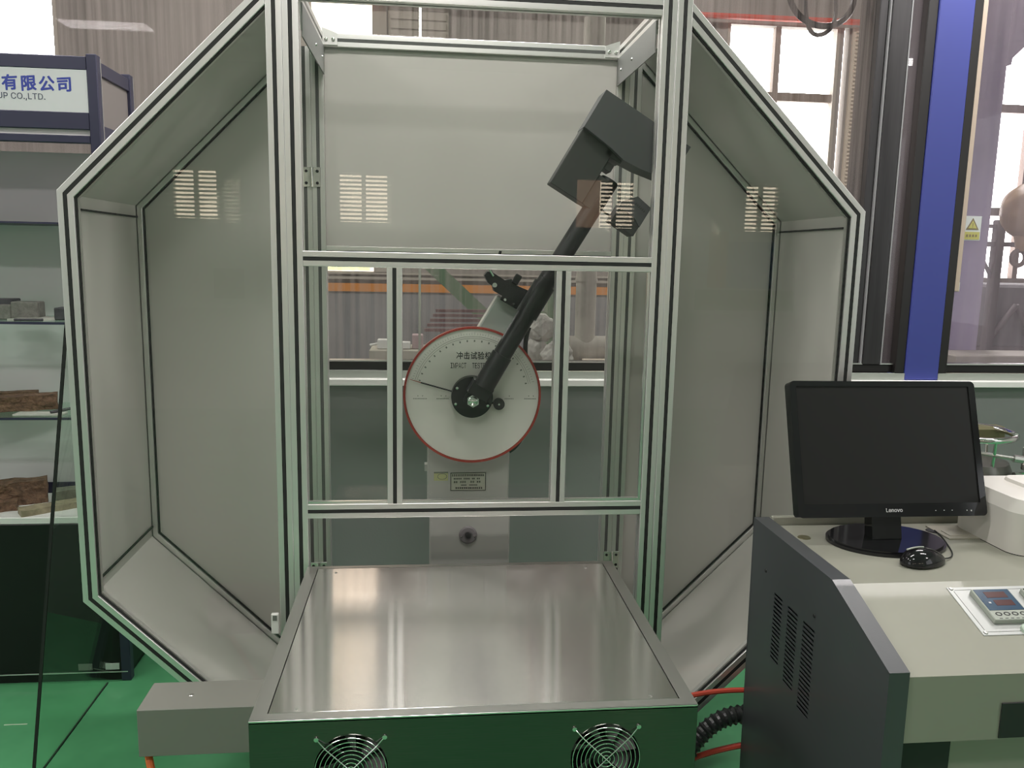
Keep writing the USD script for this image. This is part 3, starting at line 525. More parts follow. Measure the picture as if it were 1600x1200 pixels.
# dial
dc = (-.009, .16, 1.149)
di = MB().cyl((dc[0], .16, dc[2]), (dc[0], .172, dc[2]), .193, 96).build('dial', M['dial'], tester, label='round pale dial with engraved scales')
MB().cyl((dc[0], .172, dc[2]), (dc[0], .235, dc[2]), .07, 40).build('dial_boss', M['machine'], tester)
MB().lathe([(.1935, 0), (.1975, 0), (.1995, .002), (.1995, .018), (.1935, .018), (.1935, 0)], (dc[0], .174, dc[2]), NY, 96).build('dial_rim', M['dial_red'], di, label='dark red dial rim')
sc = MB(); yd = .1594
def arc(r, w, a0, a1, n=90):
    a = np.radians(np.linspace(a0, a1, n)); o = np.c_[np.cos(a) * (r + w), np.sin(a) * (r + w)]; i = np.c_[np.cos(a) * r, np.sin(a) * r][::-1]
    sc.prism(sg.Polygon(np.vstack([o, i])), (dc[0], .16, dc[2]), X, Z, .0005)
arc(.171, .0008, 12, 166); arc(.1655, .0008, 12, 166)
for k in range(0, 61):
    a = math.radians(13 + k * 2.52); L = .008 if k % 5 == 0 else .005
    c, s_ = math.cos(a), math.sin(a)
    sc.prism([(c * .176 - s_ * .0004, s_ * .176 + c * .0004), (c * .176 + s_ * .0004, s_ * .176 - c * .0004), (c * (.176 + L) + s_ * .0004, s_ * (.176 + L) - c * .0004), (c * (.176 + L) - s_ * .0004, s_ * (.176 + L) + c * .0004)], (dc[0], .16, dc[2]), X, Z, .0005)
    if k % 3 == 0:
        sc.prism([(c * .156 - s_ * .002, s_ * .156 + c * .002), (c * .156 + s_ * .002, s_ * .156 - c * .002), (c * .1615 + s_ * .002, s_ * .1615 - c * .002), (c * .1615 - s_ * .002, s_ * .1615 + c * .002)], (dc[0], .16, dc[2]), X, Z, .0005)
sc.build('scale', M['ink_grey'], di)
tt = MB(); x = -.0575
for ch in '冲击试验机':
    tt.prism(affinity.scale(glyph_poly(ch, .0235).buffer(.0003), .84, 1, origin=(0, 0)), (x, .16, 1.2565), X, Z, .0006); x += .0205
tt.build('lettering', M['ink'], di, smooth=False)
t2 = MB(); x = -.0735
for ch in 'IMPACT  TESTER':
    if ch != ' ':
        m = meshkit.text_mesh(ch, .0155, .0006); m.apply_translation((-m.bounds[0][0], 0, 0)); w = m.bounds[1][0]; f = min(1.0, .0066 / w)
        T = np.eye(4); T[:3, 0], T[:3, 1], T[:3, 2], T[:3, 3] = np.array(X) * f, Z, NY, (x + (.0066 - w * f) / 2, .16, 1.2285); m.apply_transform(T); t2.add(m)
    x += .0078
t2.build('lettering', M['ink'], di, smooth=False)
t3 = MB()
for gx, n in ((-.172, 9), (-.105, 8), (.093, 6), (.150, 8)):
    for k in range(n): t3.box(gx + k * .0045 - .008, gx + k * .0045 - .005, yd, .16, 1.138, 1.1405)
    for k in range(0, n - 3, 3): t3.box(gx + k * .0045 + .004, gx + k * .0045 + .0065, yd, .16, 1.146, 1.149)
t3.build('fine_print', M['ink_grey'], di)
nd = MB().tube([(-.158, .150, 1.1875), (-.06, .150, 1.160)], .0022, 8).build('needle', M['black_matt'], di, label='thin black pointer')
MB().tube([(-.190, .150, 1.197), (-.158, .150, 1.1875)], [.0006, .0013], 8).build('needle_tip', M['red_line'], nd)
MB().cyl((.0665, .135, 1.127), (.0665, .152, 1.127), .0165, 28).cyl((.04, .145, 1.130), (.07, .145, 1.127), .003, 8).build('reset_knob', M['black_matt'], di)
MB().cyl((.0665, .1335, 1.127), (.0665, .136, 1.127), .003, 12).build('knob_screw', M['chrome'], di)
# pendulum
pen = MB().cyl((-.012, .125, 1.149), (-.012, .158, 1.149), .0595, 48).build('pendulum_hub', M['black_steel'], tester, label='round black hub flange in front of the dial')
for a in (148, 202, -28, 20): MB().lathe([(0, 0), (.0045, 0), (.004, .003), (0, .0035)], (-.012 + .051 * math.cos(math.radians(a)), .125, 1.149 + .051 * math.sin(math.radians(a))), NY, 12).build('bolt', M['chrome'], pen)
hexa = sg.Polygon([(math.cos(math.radians(60 * k + 30)) * .0185, math.sin(math.radians(60 * k + 30)) * .0185) for k in range(6)])
MB().cyl((-.0105, .112, 1.1425), (-.0105, .126, 1.1425), .026, 32).build('washer', M['black_steel'], pen)
MB().prism(hexa, (-.0105, .112, 1.1425), X, Z, .012).lathe([(0, 0), (.0135, 0), (.012, .004), (.006, .0065), (0, .007)], (-.0105, .100, 1.1425), NY, 24).build('hex_nut', M['chrome'], pen)
arm = MB().cyl(uv(.05, .003, .10), uv(.155, .001, .10), .030, 32).cyl(uv(.155, .001, .10), uv(.40, 0, .10), .0265, 32).cyl(uv(.40, 0, .10), uv(.722, .004, .10), .0262, 32).build('pendulum_arm', M['black_steel'], tester, label='thick black tubular pendulum arm')
MB().cyl(uv(.285, 0, .10), uv(.385, 0, .10), .0315, 32).build('arm_collar', M['black_steel'], arm)
uvbox(MB(), .015, .06, -.033, .033, .085, .126, .003).build('arm_clamp', M['black_steel'], arm)
ham = uvbox(MB(), .624, .795, -.137, -.032, .07, .135, .002)
uvbox(ham, .735, .756, -.04, -.010, .075, .13, .001); uvbox(ham, .768, .795, -.05, -.0, .07, .135, .001); uvbox(ham, .624, .715, -.04, .0, .075, .13, .001)
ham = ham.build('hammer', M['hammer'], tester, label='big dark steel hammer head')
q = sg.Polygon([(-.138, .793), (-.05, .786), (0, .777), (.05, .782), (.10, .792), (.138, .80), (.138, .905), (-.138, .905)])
MB().prism(q, PIV + np.array((0, .15, 0)), V, U, .10).build('hammer_top', M['hammer_lit'], ham, label='outer jaw of the hammer, painted lighter as if catching light')
jw = MB(); pts = [(.062, .628), (.138, .626), (.138, .715), (.09, .722), (.062, .688)]
jw.prism(pts, PIV + np.array((0, .15, 0)), V, U, .07)
jw.build('hammer_jaw', M['hammer'], ham)
fac = MB(); cv = [(.060, .668), (.085, .672), (.115, .668), (.139, .655), (.139, .716), (.09, .723), (.060, .689)]
fac.prism(cv, PIV + np.array((0, .08, 0)), V, U, .004)
fac.build('jaw_face', M['hammer_lit'], ham)  # thin plate painted lighter where the jaw faces up to the light
MB().cyl(uv(.645, .0, .125), uv(.645, .075, .125), .003, 8).build('jaw_web', M['hammer'], ham)
jt = MB()
for k in range(6): jt.prism([(.094 + k * .006, .700 - k * .001), (.098 + k * .006, .700 - k * .001), (.099 + k * .006, .706 - k * .001), (.095 + k * .006, .706 - k * .001)], PIV + np.array((0, .076, 0)), V, U, .0005)
jt.build('stamp', M['ink'], ham)
MB().tube(spline([(.165, .262, 1.34), (.155, .262, 1.29), (.163, .27, 1.2), (.165, .27, 1.08), (.150, .27, 1.0), (.112, .27, .955)]), .007, 8).build('cable', M['rubber'], tester, label='black cable behind the dial')
# ------------------------------------------------------------------ stainless bench in front of the guard
BX0, BX1, BY0, BY1, BT = -.463, .382, -.757, -.004, .702
bench = thing('specimen_bench', 'stainless steel bench with framed brushed top and two fan grilles in front of the guard', 'bench', ((BX0 + BX1) / 2, -.4, 0))
FAN = ((-.2795, .599), (.204, .599)); FR = .068
front = sg.box(BX0, .04, BX1, BT - .002)
for fx, fz in FAN: front = front.difference(sg.Point(fx, fz).buffer(FR, 24))
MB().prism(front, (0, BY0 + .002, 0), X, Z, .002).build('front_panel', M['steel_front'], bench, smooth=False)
MB().box(BX0, BX0 + .002, BY0 + .002, BY1, .04, BT - .002).box(BX1 - .002, BX1, BY0 + .002, BY1, .04, BT - .002).box(BX0, BX1, BY1 - .002, BY1, .04, BT - .002).build('side_panel', M['steel_rim'], bench)
rim = sg.box(BX0, BY0, BX1, BY1).difference(sg.box(BX0 + .029, BY0 + .024, BX1 - .029, BY1 - .016))
MB().prism(rim, (0, 0, BT - .006), X, Y, .006).build('top_border', M['steel_rim'], bench, smooth=False)
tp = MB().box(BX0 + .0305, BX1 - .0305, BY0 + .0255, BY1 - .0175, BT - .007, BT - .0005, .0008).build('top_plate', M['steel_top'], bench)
MB().box(BX0 + .02, BX1 - .02, BY0 + .02, BY1 - .01, BT - .012, BT - .0075).build('top_backing', M['rubber'], bench)
MB().box(BX0, BX1, BY0 - .0006, BY0 + .002, BT - .004, BT, .0006).build('front_edge', M['alu_bright'], bench)
for x in (-.382, .298):
    for y in (-.7205, -.052): MB().lathe([(0, 0), (.0035, 0), (.0028, .0016), (0, .002)], (x, y, BT - .0005), Z, 12).build('screw', M['steel_rim'], tp)
for x in (BX0 + .04, BX1 - .04):
    for y in (BY0 + .04, BY1 - .04): MB().cyl((x, y, 0), (x, y, .04), .022, 16).build('foot', M['rubber'], bench)
def fan(fx, fz, rot):
    f = MB().lathe([(FR, 0), (FR + .003, 0), (FR + .003, .05), (0, .05), (0, .047), (FR, .047), (FR, 0)], (fx, BY0 + .003, fz), Y, 40).build('fan', M['black_matt'], bench, label='cooling fan set in the bench front')
    MB().cyl((fx, BY0 + .012, fz), (fx, BY0 + .04, fz), .024, 24).build('fan_hub', M['black_matt'], f)
    for k in range(7):
        a = rot + k * 2 * math.pi / 7; pts = []
        for r, da, y0, y1 in ((.022, 0, .018, .034), (.064, .25, .014, .040)):
            for aa, yy in ((a + da, y0), (a + da + .5, y1)): pts += [(fx + r * math.cos(aa), BY0 + yy, fz + r * math.sin(aa)), (fx + r * math.cos(aa), BY0 + yy + .0015, fz + r * math.sin(aa))]
        MB().add(trimesh.convex.convex_hull(pts)).build('blade', M['rail_grey'], f)
    g = MB()
    for k in range(8): g.tube(ring_pts((fx, BY0 - .006, fz), .0075 + k * .0083, X, Z, 48), .0011, 6, True)
    for a in (45, 135):
        c, s = math.cos(math.radians(a)), math.sin(math.radians(a))
        g.tube([(fx + c * .086, BY0 - .002, fz + s * .086), (fx + c * .066, BY0 - .0075, fz + s * .066), (fx - c * .066, BY0 - .0075, fz - s * .066), (fx - c * .086, BY0 - .002, fz - s * .086)], .0012, 6)
    g.build('fan_grille', M['chrome'], f)
    for a in (45, 135, 225, 315):
        MB().lathe([(0, 0), (.005, 0), (.0045, .003), (0, .004)], (fx + .0885 * math.cos(math.radians(a)), BY0, fz + .0885 * math.sin(math.radians(a))), NY, 12).build('screw', M['chrome'], f)
fan(*FAN[0], .3); fan(*FAN[1], .75)
sb = MB().box(-.806, BX0, -.35, -.226, .379, .497, .0015).build('side_box', M['side_box'], bench, label='grey sheet-metal box projecting from the left side')
MB().lathe([(0, 0), (.006, 0), (.004, .0015), (0, .0015)], (-.70, -.29, .497), Z, 14).build('screw', M['steel_rim'], sb)
single('orange_cord', MB().tube(spline([(-.797, -.31, .382), (-.79, -.33, .36), (-.765, -.36, .30), (-.70, -.42, .12), (-.62, -.5, .011), (-.54, -.7, .010)], 50), .009, 10), M['orange'], 'bright orange cord hanging from the grey side box', 'cord')

# ------------------------------------------------------------------ control console
con = thing('control_console', 'cream control console with a charcoal louvred side panel at the right', 'console', (1.2, -.42, 0))
side = sg.Polygon([(.07, .847), (.515, .847), (.762, .755), (.766, 0), (.09, 0)])
slots = []
for y0, y1, zt, zb in ((.231, .278, .694, .50), (.312, .366, .694, .48), (.397, .454, .694, .46)):
    n = int((zt - zb) / .0115)
    for k in range(n): slots.append(sg.box(y0, zt - k * .0115 - .0055, y1, zt - k * .0115))
side_cut = side.difference(sg.MultiPolygon(slots).buffer(0))
sp = MB().prism(side_cut.buffer(-.0005), (.7675, 0, 0), NY, Z, .002)
sp = sp.build('side_panel', M['console_dark'], con, label='charcoal side panel with three columns of louvre slots', smooth=False)
e = [(-.07, .847), (-.515, .847), (-.762, .755), (-.766, 0), (-.09, 0)]
loop = MB()
for (ya, za), (yb, zb) in zip(e, e[1:] + e[:1]):
    dv = np.array((yb - ya, zb - za)); L = np.linalg.norm(dv); nrm = np.array((-dv[1], dv[0])) / L * -1
    nrm = np.array((dv[1], -dv[0])) / L * -1
    a, b = np.array((ya, za)), np.array((yb, zb)); inn = np.array((-.42, .4)) - (a + b) / 2
    nrm = nrm if nrm @ inn > 0 else -nrm
    loop.prism([(-a[0], a[1]), (-b[0], b[1]), (-(b + nrm * .003)[0], (b + nrm * .003)[1]), (-(a + nrm * .003)[0], (a + nrm * .003)[1])], (.808, 0, 0), NY, Z, .043)
loop.build('side_edge', M['console_dark'], con)
MB().prism(side.buffer(-.004), (.808, 0, 0), NY, Z, .003).build('side_lining', M['black_matt'], con)
for yy in (.170, .448): MB().lathe([(0, 0), (.0055, 0), (.004, .002), (0, .0025)], (.7654, -yy, .73), NX, 12).build('screw', M['rubber'], sp)
CX0, CX1 = .8085, 2.1
body = sg.Polygon([(.10, .832), (.505, .832), (.755, .741), (.757, .600), (.70, .600), (.70, 0), (.10, 0)])
MB().prism(body, (CX1, 0, 0), NY, Z, CX1 - CX0).build('body', M['console'], con, label='cream enamelled desk body', smooth=False)
MB().box(CX0, CX1, -.098, -.082, .78, .855, .002).build('rear_upstand', M['console'], con)
MB().box(CX1, CX1 + .043, -.766, -.07, 0, .847, .002).build('side_panel', M['console_dark'], con)
MB().box(1.014, 1.19, -.7595, -.7565, .603, .680, .001).build('drawer_pull', M['black_matt'], con, label='black recessed pull in the front')
MB().box(.812, .953, -.7035, -.7005, .10, .585).build('kick_recess', M['black_matt'], con, label='black foot-well panel')
def disc(x, y, r, m, h=.002, nm='grommet'): return MB().lathe([(0, 0), (r, 0), (r * .9, h), (0, h)], (x, y, .832), Z, 28).build(nm, m, con)
disc(.850, -.20, .017, M['olive']); disc(1.235, -.165, .020, M['black_matt'])
SN = np.array((0, -.342, .939)); SV = np.array((0, .939, .342)); SP = np.array((0, -.505, .832))
def slope_box(mb, x0, x1, t0, t1, h0, h1, c=.0008):
    b = MB().box(x0, x1, -t1, -t0, h0, h1, c).mesh(); p = np.array(b.vertices)
    return mb.add(trimesh.Trimesh(SP + p[:, :1] * np.array(X, float) + p[:, 1:2] * SV + p[:, 2:] * SN, b.faces, process=False))
ip = slope_box(MB(), 1.033, 1.75, .021, .166, 0, .002).build('instrument_plate', M['inst'], con, label='grey instrument plate on the sloping front')
ln = MB()
for x0, x1, t0, t1 in ((1.047, 1.75, .030, .0312), (1.047, 1.75, .156, .1572), (1.043, 1.0442, .034, .152)): slope_box(ln, x0, x1, t0, t1, .002, .0023, 0)
ln.build('outline', M['ink_grey'], ip)
for t in (.0265, .1585): MB().lathe([(0, 0), (.005, 0), (.004, .002), (0, .0025)], SP + np.array((1.0415, 0, 0)) - SV * t + SN * .002, SN, 14).build('screw', M['steel_rim'], ip)
def meter(x, first):
    m = slope_box(MB(), x, x + .09, .042, .136, .002, .015, .0015).build('meter', M['meter'], con, label='square digital meter with blue face' if first else 'second square digital meter with dark face')
    slope_box(MB(), x + .004, x + .086, .045, .108, .015, .0158, 0).build('meter_face', M['meter_blue'] if first else M['black_gloss'], m)
    g = MB(); slope_box(g, x + .022, x + .072, .053, .071, .0158, .0162, 0); slope_box(g, x + .030, x + .074, .078, .095, .0158, .0162, 0); g.build('digits', M['meter_digits'], m)
    b = MB()
    for k in range(4):
        o = sg.Point(0, 0).buffer(.0068, 16); o = affinity.scale(o.difference(sg.Point(0, 0).buffer(.0042, 16)), 1.1, .8)
        b.prism(o, SP + np.array((x + .018 + k * .019, 0, 0)) - SV * .119 + SN * .015, X, SV, .0005)
    for k in range(5): slope_box(b, x + .012 + k * .013, x + .019 + k * .013, .131, .1325, .015, .0153, 0)
    b.build('meter_buttons', M['ink'], m)
    slope_box(MB(), x + .016, x + .021, .084, .088, .0158, .0164, 0).build('status_light', M['logo'], m)
meter(1.0745, True); meter(1.195, False)
MB().lathe([(0, 0), (.018, 0), (.017, .006), (.014, .008), (0, .009)], SP + np.array((1.142, 0, 0)) - SV * .158 + SN * .002, SN, 28).build('push_button', M['green_button'], con, label='pale green round push button')

# monitor
mon = thing('monitor', 'black widescreen monitor tilted back on a round glossy foot on the console', 'monitor', (1.06, -.24, .832))
TU = np.array((0, .11, .333)); TU /= np.linalg.norm(TU); TN = np.cross(TU, X) * 1.0; TN = np.array((0, -TU[2], TU[1]))
MO = np.array((1.05, -.275, .9105))
def mbox(mb, x0, x1, u0, u1, n0, n1, c=.002):
    b = MB().box(x0, x1, n0, n1, u0, u1, c).mesh(); p = np.array(b.vertices)
    return mb.add(trimesh.Trimesh(MO + p[:, :1] * np.array(X, float) + p[:, 1:2] * (-TN) + p[:, 2:] * TU, b.faces, process=False))
HW, HH = .2555, .352
outer = sg.box(-HW, 0, HW, HH).buffer(-.012).buffer(.012, quad_segs=6); hole = sg.box(-HW + .017, .034, HW - .017, HH - .014)
EY = TU; fr = MB().prism(outer.difference(hole), MO + TN * -.030, X, EY, .030).build('bezel', M['black_gloss'], mon, label='glossy black bezel')
mbox(MB(), -HW + .0165, HW - .0165, .0335, HH - .0135, .003, .02, 0).build('screen', M['screen'], mon, label='switched-off dark screen')
mbox(MB(), -HW + .02, HW - .02, .02, HH - .02, .030, .045, .008).build('back_cover', M['black_matt'], mon)
MB().text('Lenovo', .0095, MO + TU * .0125 + np.array((-.0225, 0, 0)) + TN * .0002, X, TU, .0006, True).build('logo', M['logo'], fr, label='silver maker lettering', smooth=False)
bt = MB()
for x in (.112, .135, .157): mbox(bt, x, x + .003, .014, .016, -.0006, 0, 0)
mbox(bt, .198, .2005, .013, .0155, -.0006, 0, 0); mbox(bt, .2095, .213, .012, .0155, -.0006, 0, 0)
bt.build('button_marks', M['logo'], fr)
nk = MB().add(trimesh.convex.convex_hull([(x, y, z) for x, w in ((1.008, 0), (1.088, 0)) for y, z in ((-.255, .845), (-.215, .845), (-.222, .985), (-.195, .985))])).build('neck', M['black_gloss'], mon)
bs = affinity.translate(affinity.scale(sg.Point(0, 0).buffer(1, 48), .152, .118), 1.05, -.243)
bb = MB().prism(bs, (0, 0, .832), X, Y, .008).prism(bs.buffer(-.006), (0, 0, .840), X, Y, .005).build('foot', M['black_gloss'], mon, label='round glossy foot')

# mouse
ms = thing('mouse', 'glossy black computer mouse in front of the monitor foot', 'mouse', (1.07, -.395, .832))
def mouse_mesh():
    m = trimesh.creation.uv_sphere(1.0, count=[24, 48]); v = np.array(m.vertices)
    v[:, 2] = np.where(v[:, 2] < 0, v[:, 2] * .12, v[:, 2]); w = 1 - .18 * np.clip(v[:, 0], -1, 1)
    v = np.c_[v[:, 0] * .063, v[:, 1] * .035 * w, v[:, 2] * .037 * (1 - .28 * v[:, 0])]
    a = math.radians(14); R_ = np.array([[math.cos(a), -math.sin(a), 0], [math.sin(a), math.cos(a), 0], [0, 0, 1]])
    return trimesh.Trimesh(v @ R_.T + np.array((1.058, -.398, .8368)), m.faces, process=False)
mm = MB().add(mouse_mesh()).build('shell', M['black_gloss'], ms, smooth=True)
MB().tube(spline([(1.004, -.411, .8745), (1.033, -.404, .8772), (1.054, -.398, .8752)], 12), .0022, 8).build('scroll_line', M['meter'], mm)
MB().tube(spline([(1.118, -.385, .840), (1.165, -.35, .8345), (1.20, -.28, .8345), (1.225, -.215, .8345), (1.235, -.17, .8355)], 30), .0018, 6).build('cable', M['rubber'], ms)

# white rounded appliance and the ring-topped vessel behind the console
pr = thing('printer', 'white rounded desktop printer at the right end of the console', 'printer', (1.45, -.27, .832))
pb = sg.box(1.318, -.372, 1.75, -.105).buffer(-.05).buffer(.05, quad_segs=10)
def taper(poly, z0, z1, k0, k1):
    a = affinity.scale(poly, k0, k0); b = affinity.scale(poly, k1, k1)
    return trimesh.convex.convex_hull([(x, y, z0) for x, y in a.exterior.coords] + [(x, y, z1) for x, y in b.exterior.coords])
MB().add(taper(pb, .834, .94, .985, 1.0)).add(taper(pb, .94, .972, 1.0, .93)).build('body', M['printer'], pr, smooth=25)
MB().add(taper(affinity.translate(affinity.scale(pb, .62, .78), .03, .0), .972, .980, 1.0, .97)).build('lid', M['printer'], pr)
MB().prism(pb.buffer(-.004), (0, 0, .832), X, Y, .002).build('base_gasket', M['rubber'], pr)
single('power_block', MB().box(1.235, 1.35, -.235, -.13, .832, .835).box(1.25, 1.30, -.215, -.175, .835, .8365), M['bench_beige'], 'flat tan socket plate beside the printer', 'socket')
vs = thing('vessel', 'steel ring-topped vessel standing behind the printer', 'vessel', (1.93, .62, 0))
MB().tube(ring_pts((1.87, .62, .936), .155, X, Y, 64), .0115, 12, True).build('handle_ring', M['chrome'], vs, label='bright tubular ring')
MB().lathe([(0, 0), (.14, 0), (.14, .78), (.12, .83), (.05, .85), (0, .85)], (1.90, .62, 0), Z, 40).build('body', M['dull_steel'], vs)
MB().cyl((1.83, .50, .885), (2.01, .46, .862), .007, 12).cyl((1.95, .474, .87), (1.98, .467, .866), .014, 8).build('valve_rod', M['alu_bright'], vs)
MB().cyl((2.04, .50, .82), (2.04, .50, .90), .03, 20).cyl((1.98, .5, .80), (2.08, .5, .80), .012, 12).build('fitting', M['chrome'], vs)
MB().box(1.90, 2.06, .66, .72, .885, .945, .01).build('brass_block', M['olive'], vs, label='brassy block inside the ring')
for a in (30, 150, 270): MB().cyl((1.87 + .155 * math.cos(math.radians(a)), .62 + .155 * math.sin(math.radians(a)), .936), (1.90 + .11 * math.cos(math.radians(a)), .62 + .11 * math.sin(math.radians(a)), .82), .006, 8).build('ring_leg', M['chrome'], vs)

# cables and hose between bench and console
hs = MB(); hp = spline([(.412, -.30, .04), (.54, -.15, .105), (.648, -.062, .183), (.712, -.05, .226), (.779, -.043, .238), (.86, -.036, .24)], 96)
rr = np.where(np.arange(96) % 3 == 0, .0275, .0225)
single('corrugated_hose', hs.tube(hp, rr, 16), M['hose'], 'fat black corrugated hose between bench and console', 'hose', smooth=20)
single('red_cord', MB().tube(spline([(.392, -.16, .06), (.58, -.07, .10), (.642, -.055, .114), (.71, -.052, .131), (.776, -.05, .142), (.86, -.045, .15)]), .0085, 8), M['red_cable'], 'lower red cord below the corrugated hose', 'cord', 'red cords between bench and console')
single('red_cord', MB().tube(spline([(.392, -.12, .29), (.58, -.06, .305), (.69, -.05, .316), (.774, -.05, .318), (.86, -.045, .31)]), .0075, 8), M['red_cable'], 'upper red cord above the corrugated hose', 'cord', 'red cords between bench and console')

# ------------------------------------------------------------------ display rack
RF, RB = .714, 1.05
rack = thing('display_rack', 'navy-framed display rack with lettered header and glass shelves at the left', 'display rack', (-1.7, .88, 0))
RX0, RX1 = -2.3, -1.205
for x in (RX0, RX1 - .034):
    for y in (RF, RB - .034): MB().box(x, x + .034, y, y + .034, 0, 2.168, .003).build('post', M['rack_blue'], rack)
for x in (RX1 - .001,): MB().box(x, x + .002, RF + .028, RF + .034, .6, 2.16).box(x, x + .002, RB - .006, RB, .6, 2.16).build('edge_strip', M['alu_bright'], rack)
for z0, z1 in ((2.118, 2.160), (1.931, 1.985), (1.888, 1.912)):
    MB().box(RX0 + .034, RX1 - .034, RF + .004, RF + .03, z0, z1, .002).build('rail', M['rack_blue'], rack)
for z0, z1 in ((2.108, 2.152), (1.90, 1.95)): MB().box(RX1 - .03, RX1 - .004, RF + .034, RB - .034, z0, z1, .002).build('side_rail', M['rack_blue'], rack)
MB().box(RX1 - .018, RX1 - .012, RF + .034, RB - .034, 1.95, 2.108).build('side_board', M['rack_side'], rack)
MB().box(RX0 + .034, RX1 - .034, RF + .03, RB - .02, 2.10, 2.112).build('roof_board', M['rack_side'], rack)  # out of view behind the header, darkens the rack interior
sgn = MB().box(RX0 + .034, RX1 - .034, RF + .006, RF + .012, 1.985, 2.118).build('header_sign', M['sign_white'], rack, label='white header sign with blue and grey lettering')
MB().box(RX0 + .034, RX1 - .034, RF + .02, RF + .024, 1.912, 1.931).build('light_strip', M['rack_back'], rack)
bl = MB()
for ch, xx in zip('有限公司', (-1.497, -1.440, -1.384, -1.330)):
    g = affinity.skew(glyph_poly(ch, .050).buffer(.0016).buffer(-.0003), 0, 5, origin=(0, 0)); bl.prism(g, (xx - .006, RF + .006, 2.0505), X, Z, .0008)
bl.build('blue_lettering', M['sign_blue'], sgn, smooth=False)
w = meshkit.text_mesh('GROUP CO.,LTD.', .0185, .0008).bounds[1][0]
MB().text('GROUP CO.,LTD.', .0185, (-1.372 - w, RF + .006, 2.021), X, Z, .0008).build('grey_lettering', M['sign_grey'], sgn, smooth=False)
for z0, z1 in ((.62, 1.6295), (1.634, 1.888)): MB().box(RX0 + .02, RX1 - .02, RB - .022, RB - .016, z0, z1).build('back_board', M['rack_back'], rack)
MB().box(RX0 + .034, RX1 - .034, RF + .02, RB - .03, 1.626, 1.632).build('shelf', M['rack_blue'], rack)
for z in (1.300, .972):
    g = MB().box(RX0 + .034, RX1 - .034, RF + .008, RB - .03, z - .006, z).build('glass_shelf', M['glass_shelf'], rack)
    MB().box(RX0 + .034, RX1 - .034, RF + .004, RF + .008, z - .008, z + .0005).build('shelf_edge', M['rack_blue'], g)
MB().box(RX0 + .034, RX1 - .034, RF + .004, RB - .02, .594, .618, .002).build('base_top', M['rack_white'], rack)
MB().box(RX0 + .034, RX1 - .034, RB - .03, RB - .022, .618, .66).build('back_edge', M['rack_blue'], rack)
MB().box(RX0 + .01, RX1 - .002, RF + .002, RB - .005, .04, .594, .002).build('cabinet', M['rack_black'], rack, label='black speckled base cabinet')
MB().box(RX0 + .02, RX1 - .02, RF + .01, RB - .02, 0, .04).build('plinth', M['rack_black'], rack)
MB().box(RX0 + .01, RX1 - .01, RF - .001, RF + .002, .034, .038).build('plinth_strip', M['alu'], rack)
for x0, m in ((-1.385, M['ink_grey']), (-1.292, M['logo'])): MB().box(x0, x0 + .048, RF - .0005, RF + .002, .045, .069).build('cabinet_tag', m, rack, label='small pale tag low on the black cabinet')
ac = thing('acrylic_sheet', 'clear acrylic sheet with dark edges leaning against the left flank of the guard', 'sheet', (-1.28, .4, 0))
MB().add(trimesh.convex.convex_hull([(-1.285 + t, y, .004) for t in (0, .006) for y in (.134, .70)] + [(-1.066 + t, y, 1.672) for t in (0, .006) for y in (.134, .70)])).build('sheet', M['sheet'], ac)
MB().add(trimesh.convex.convex_hull([(-1.286 + t, y, 0) for t in (0, .008) for y in (.128, .134)] + [(-1.067 + t, y, 1.672) for t in (0, .008) for y in (.128, .134)])).build('edge_strip', M['rubber'], ac)
MB().box(-1.285, -1.280, .134, .70, 0, .004).build('edge_strip', M['rubber'], ac)
single('floor_tape', MB().box(-1.515, -1.443, .448, .452, 0, .0012), M['floor_mark'], 'short pale tape mark on the green floor', 'tape')
single('steel_block', MB().box(-1.565, -1.478, .80, .86, 1.300, 1.362, .003).box(-1.61, -1.565, .80, .83, 1.3, 1.352, .003), M['stone'], 'grey angular steel block standing on the upper glass shelf', 'metal sample', 'metal samples on the display rack shelves')
single('steel_block', MB().box(-1.70, -1.585, .86, .92, 1.300, 1.368, .003), M['stone_dark'], 'dark steel block at the left end of the upper glass shelf', 'metal sample', 'metal samples on the display rack shelves')
single('steel_block', MB().box(-1.425, -1.36, .80, .86, 1.300, 1.343, .003), M['stone_dark'], 'small dark steel cube by the guard on the upper glass shelf', 'metal sample', 'metal samples on the display rack shelves')
single('steel_plate', MB().add(trimesh.convex.convex_hull([(-1.56, .76, 1.3), (-1.45, .76, 1.3), (-1.40, .84, 1.3), (-1.50, .86, 1.3), (-1.56, .76, 1.307), (-1.45, .76, 1.307), (-1.40, .84, 1.309), (-1.50, .86, 1.309)])), M['pale_sample'], 'thin pale plate lying on the upper glass shelf', 'metal sample', 'metal samples on the display rack shelves')
single('steel_bar', MB().cyl((-1.53, .745, 1.305), (-1.44, .75, 1.305), .0045, 10), M['stone_dark'], 'thin dark bar on the edge of the upper glass shelf', 'metal sample', 'metal samples on the display rack shelves')
def slab(p0, p1, w0, w1, h, seed, amp=.006):
    """a broken bar: slightly wavy long block from p0 to p1"""
    p0, p1 = np.array(p0, float), np.array(p1, float); d = p1 - p0; L = np.linalg.norm(d); d /= L; n = np.array((-d[1], d[0], 0)); n /= np.linalg.norm(n)
    b = trimesh.creation.box((L, w0 + w1, h)); 
    for _ in range(4): b = b.subdivide()
    v = np.array(b.vertices); v += (meshkit.fbm(v * 28 + seed, 4, seed)[:, None] - .5) * 2 * amp * np.array((.6, 1, .7)); v[:, 2] = np.maximum(v[:, 2], -h / 2)
    return trimesh.Trimesh(p0 + (v[:, :1] + L / 2) * d + v[:, 1:2] * n + (v[:, 2:] + h / 2) * np.array(Z, float), b.faces, process=False)
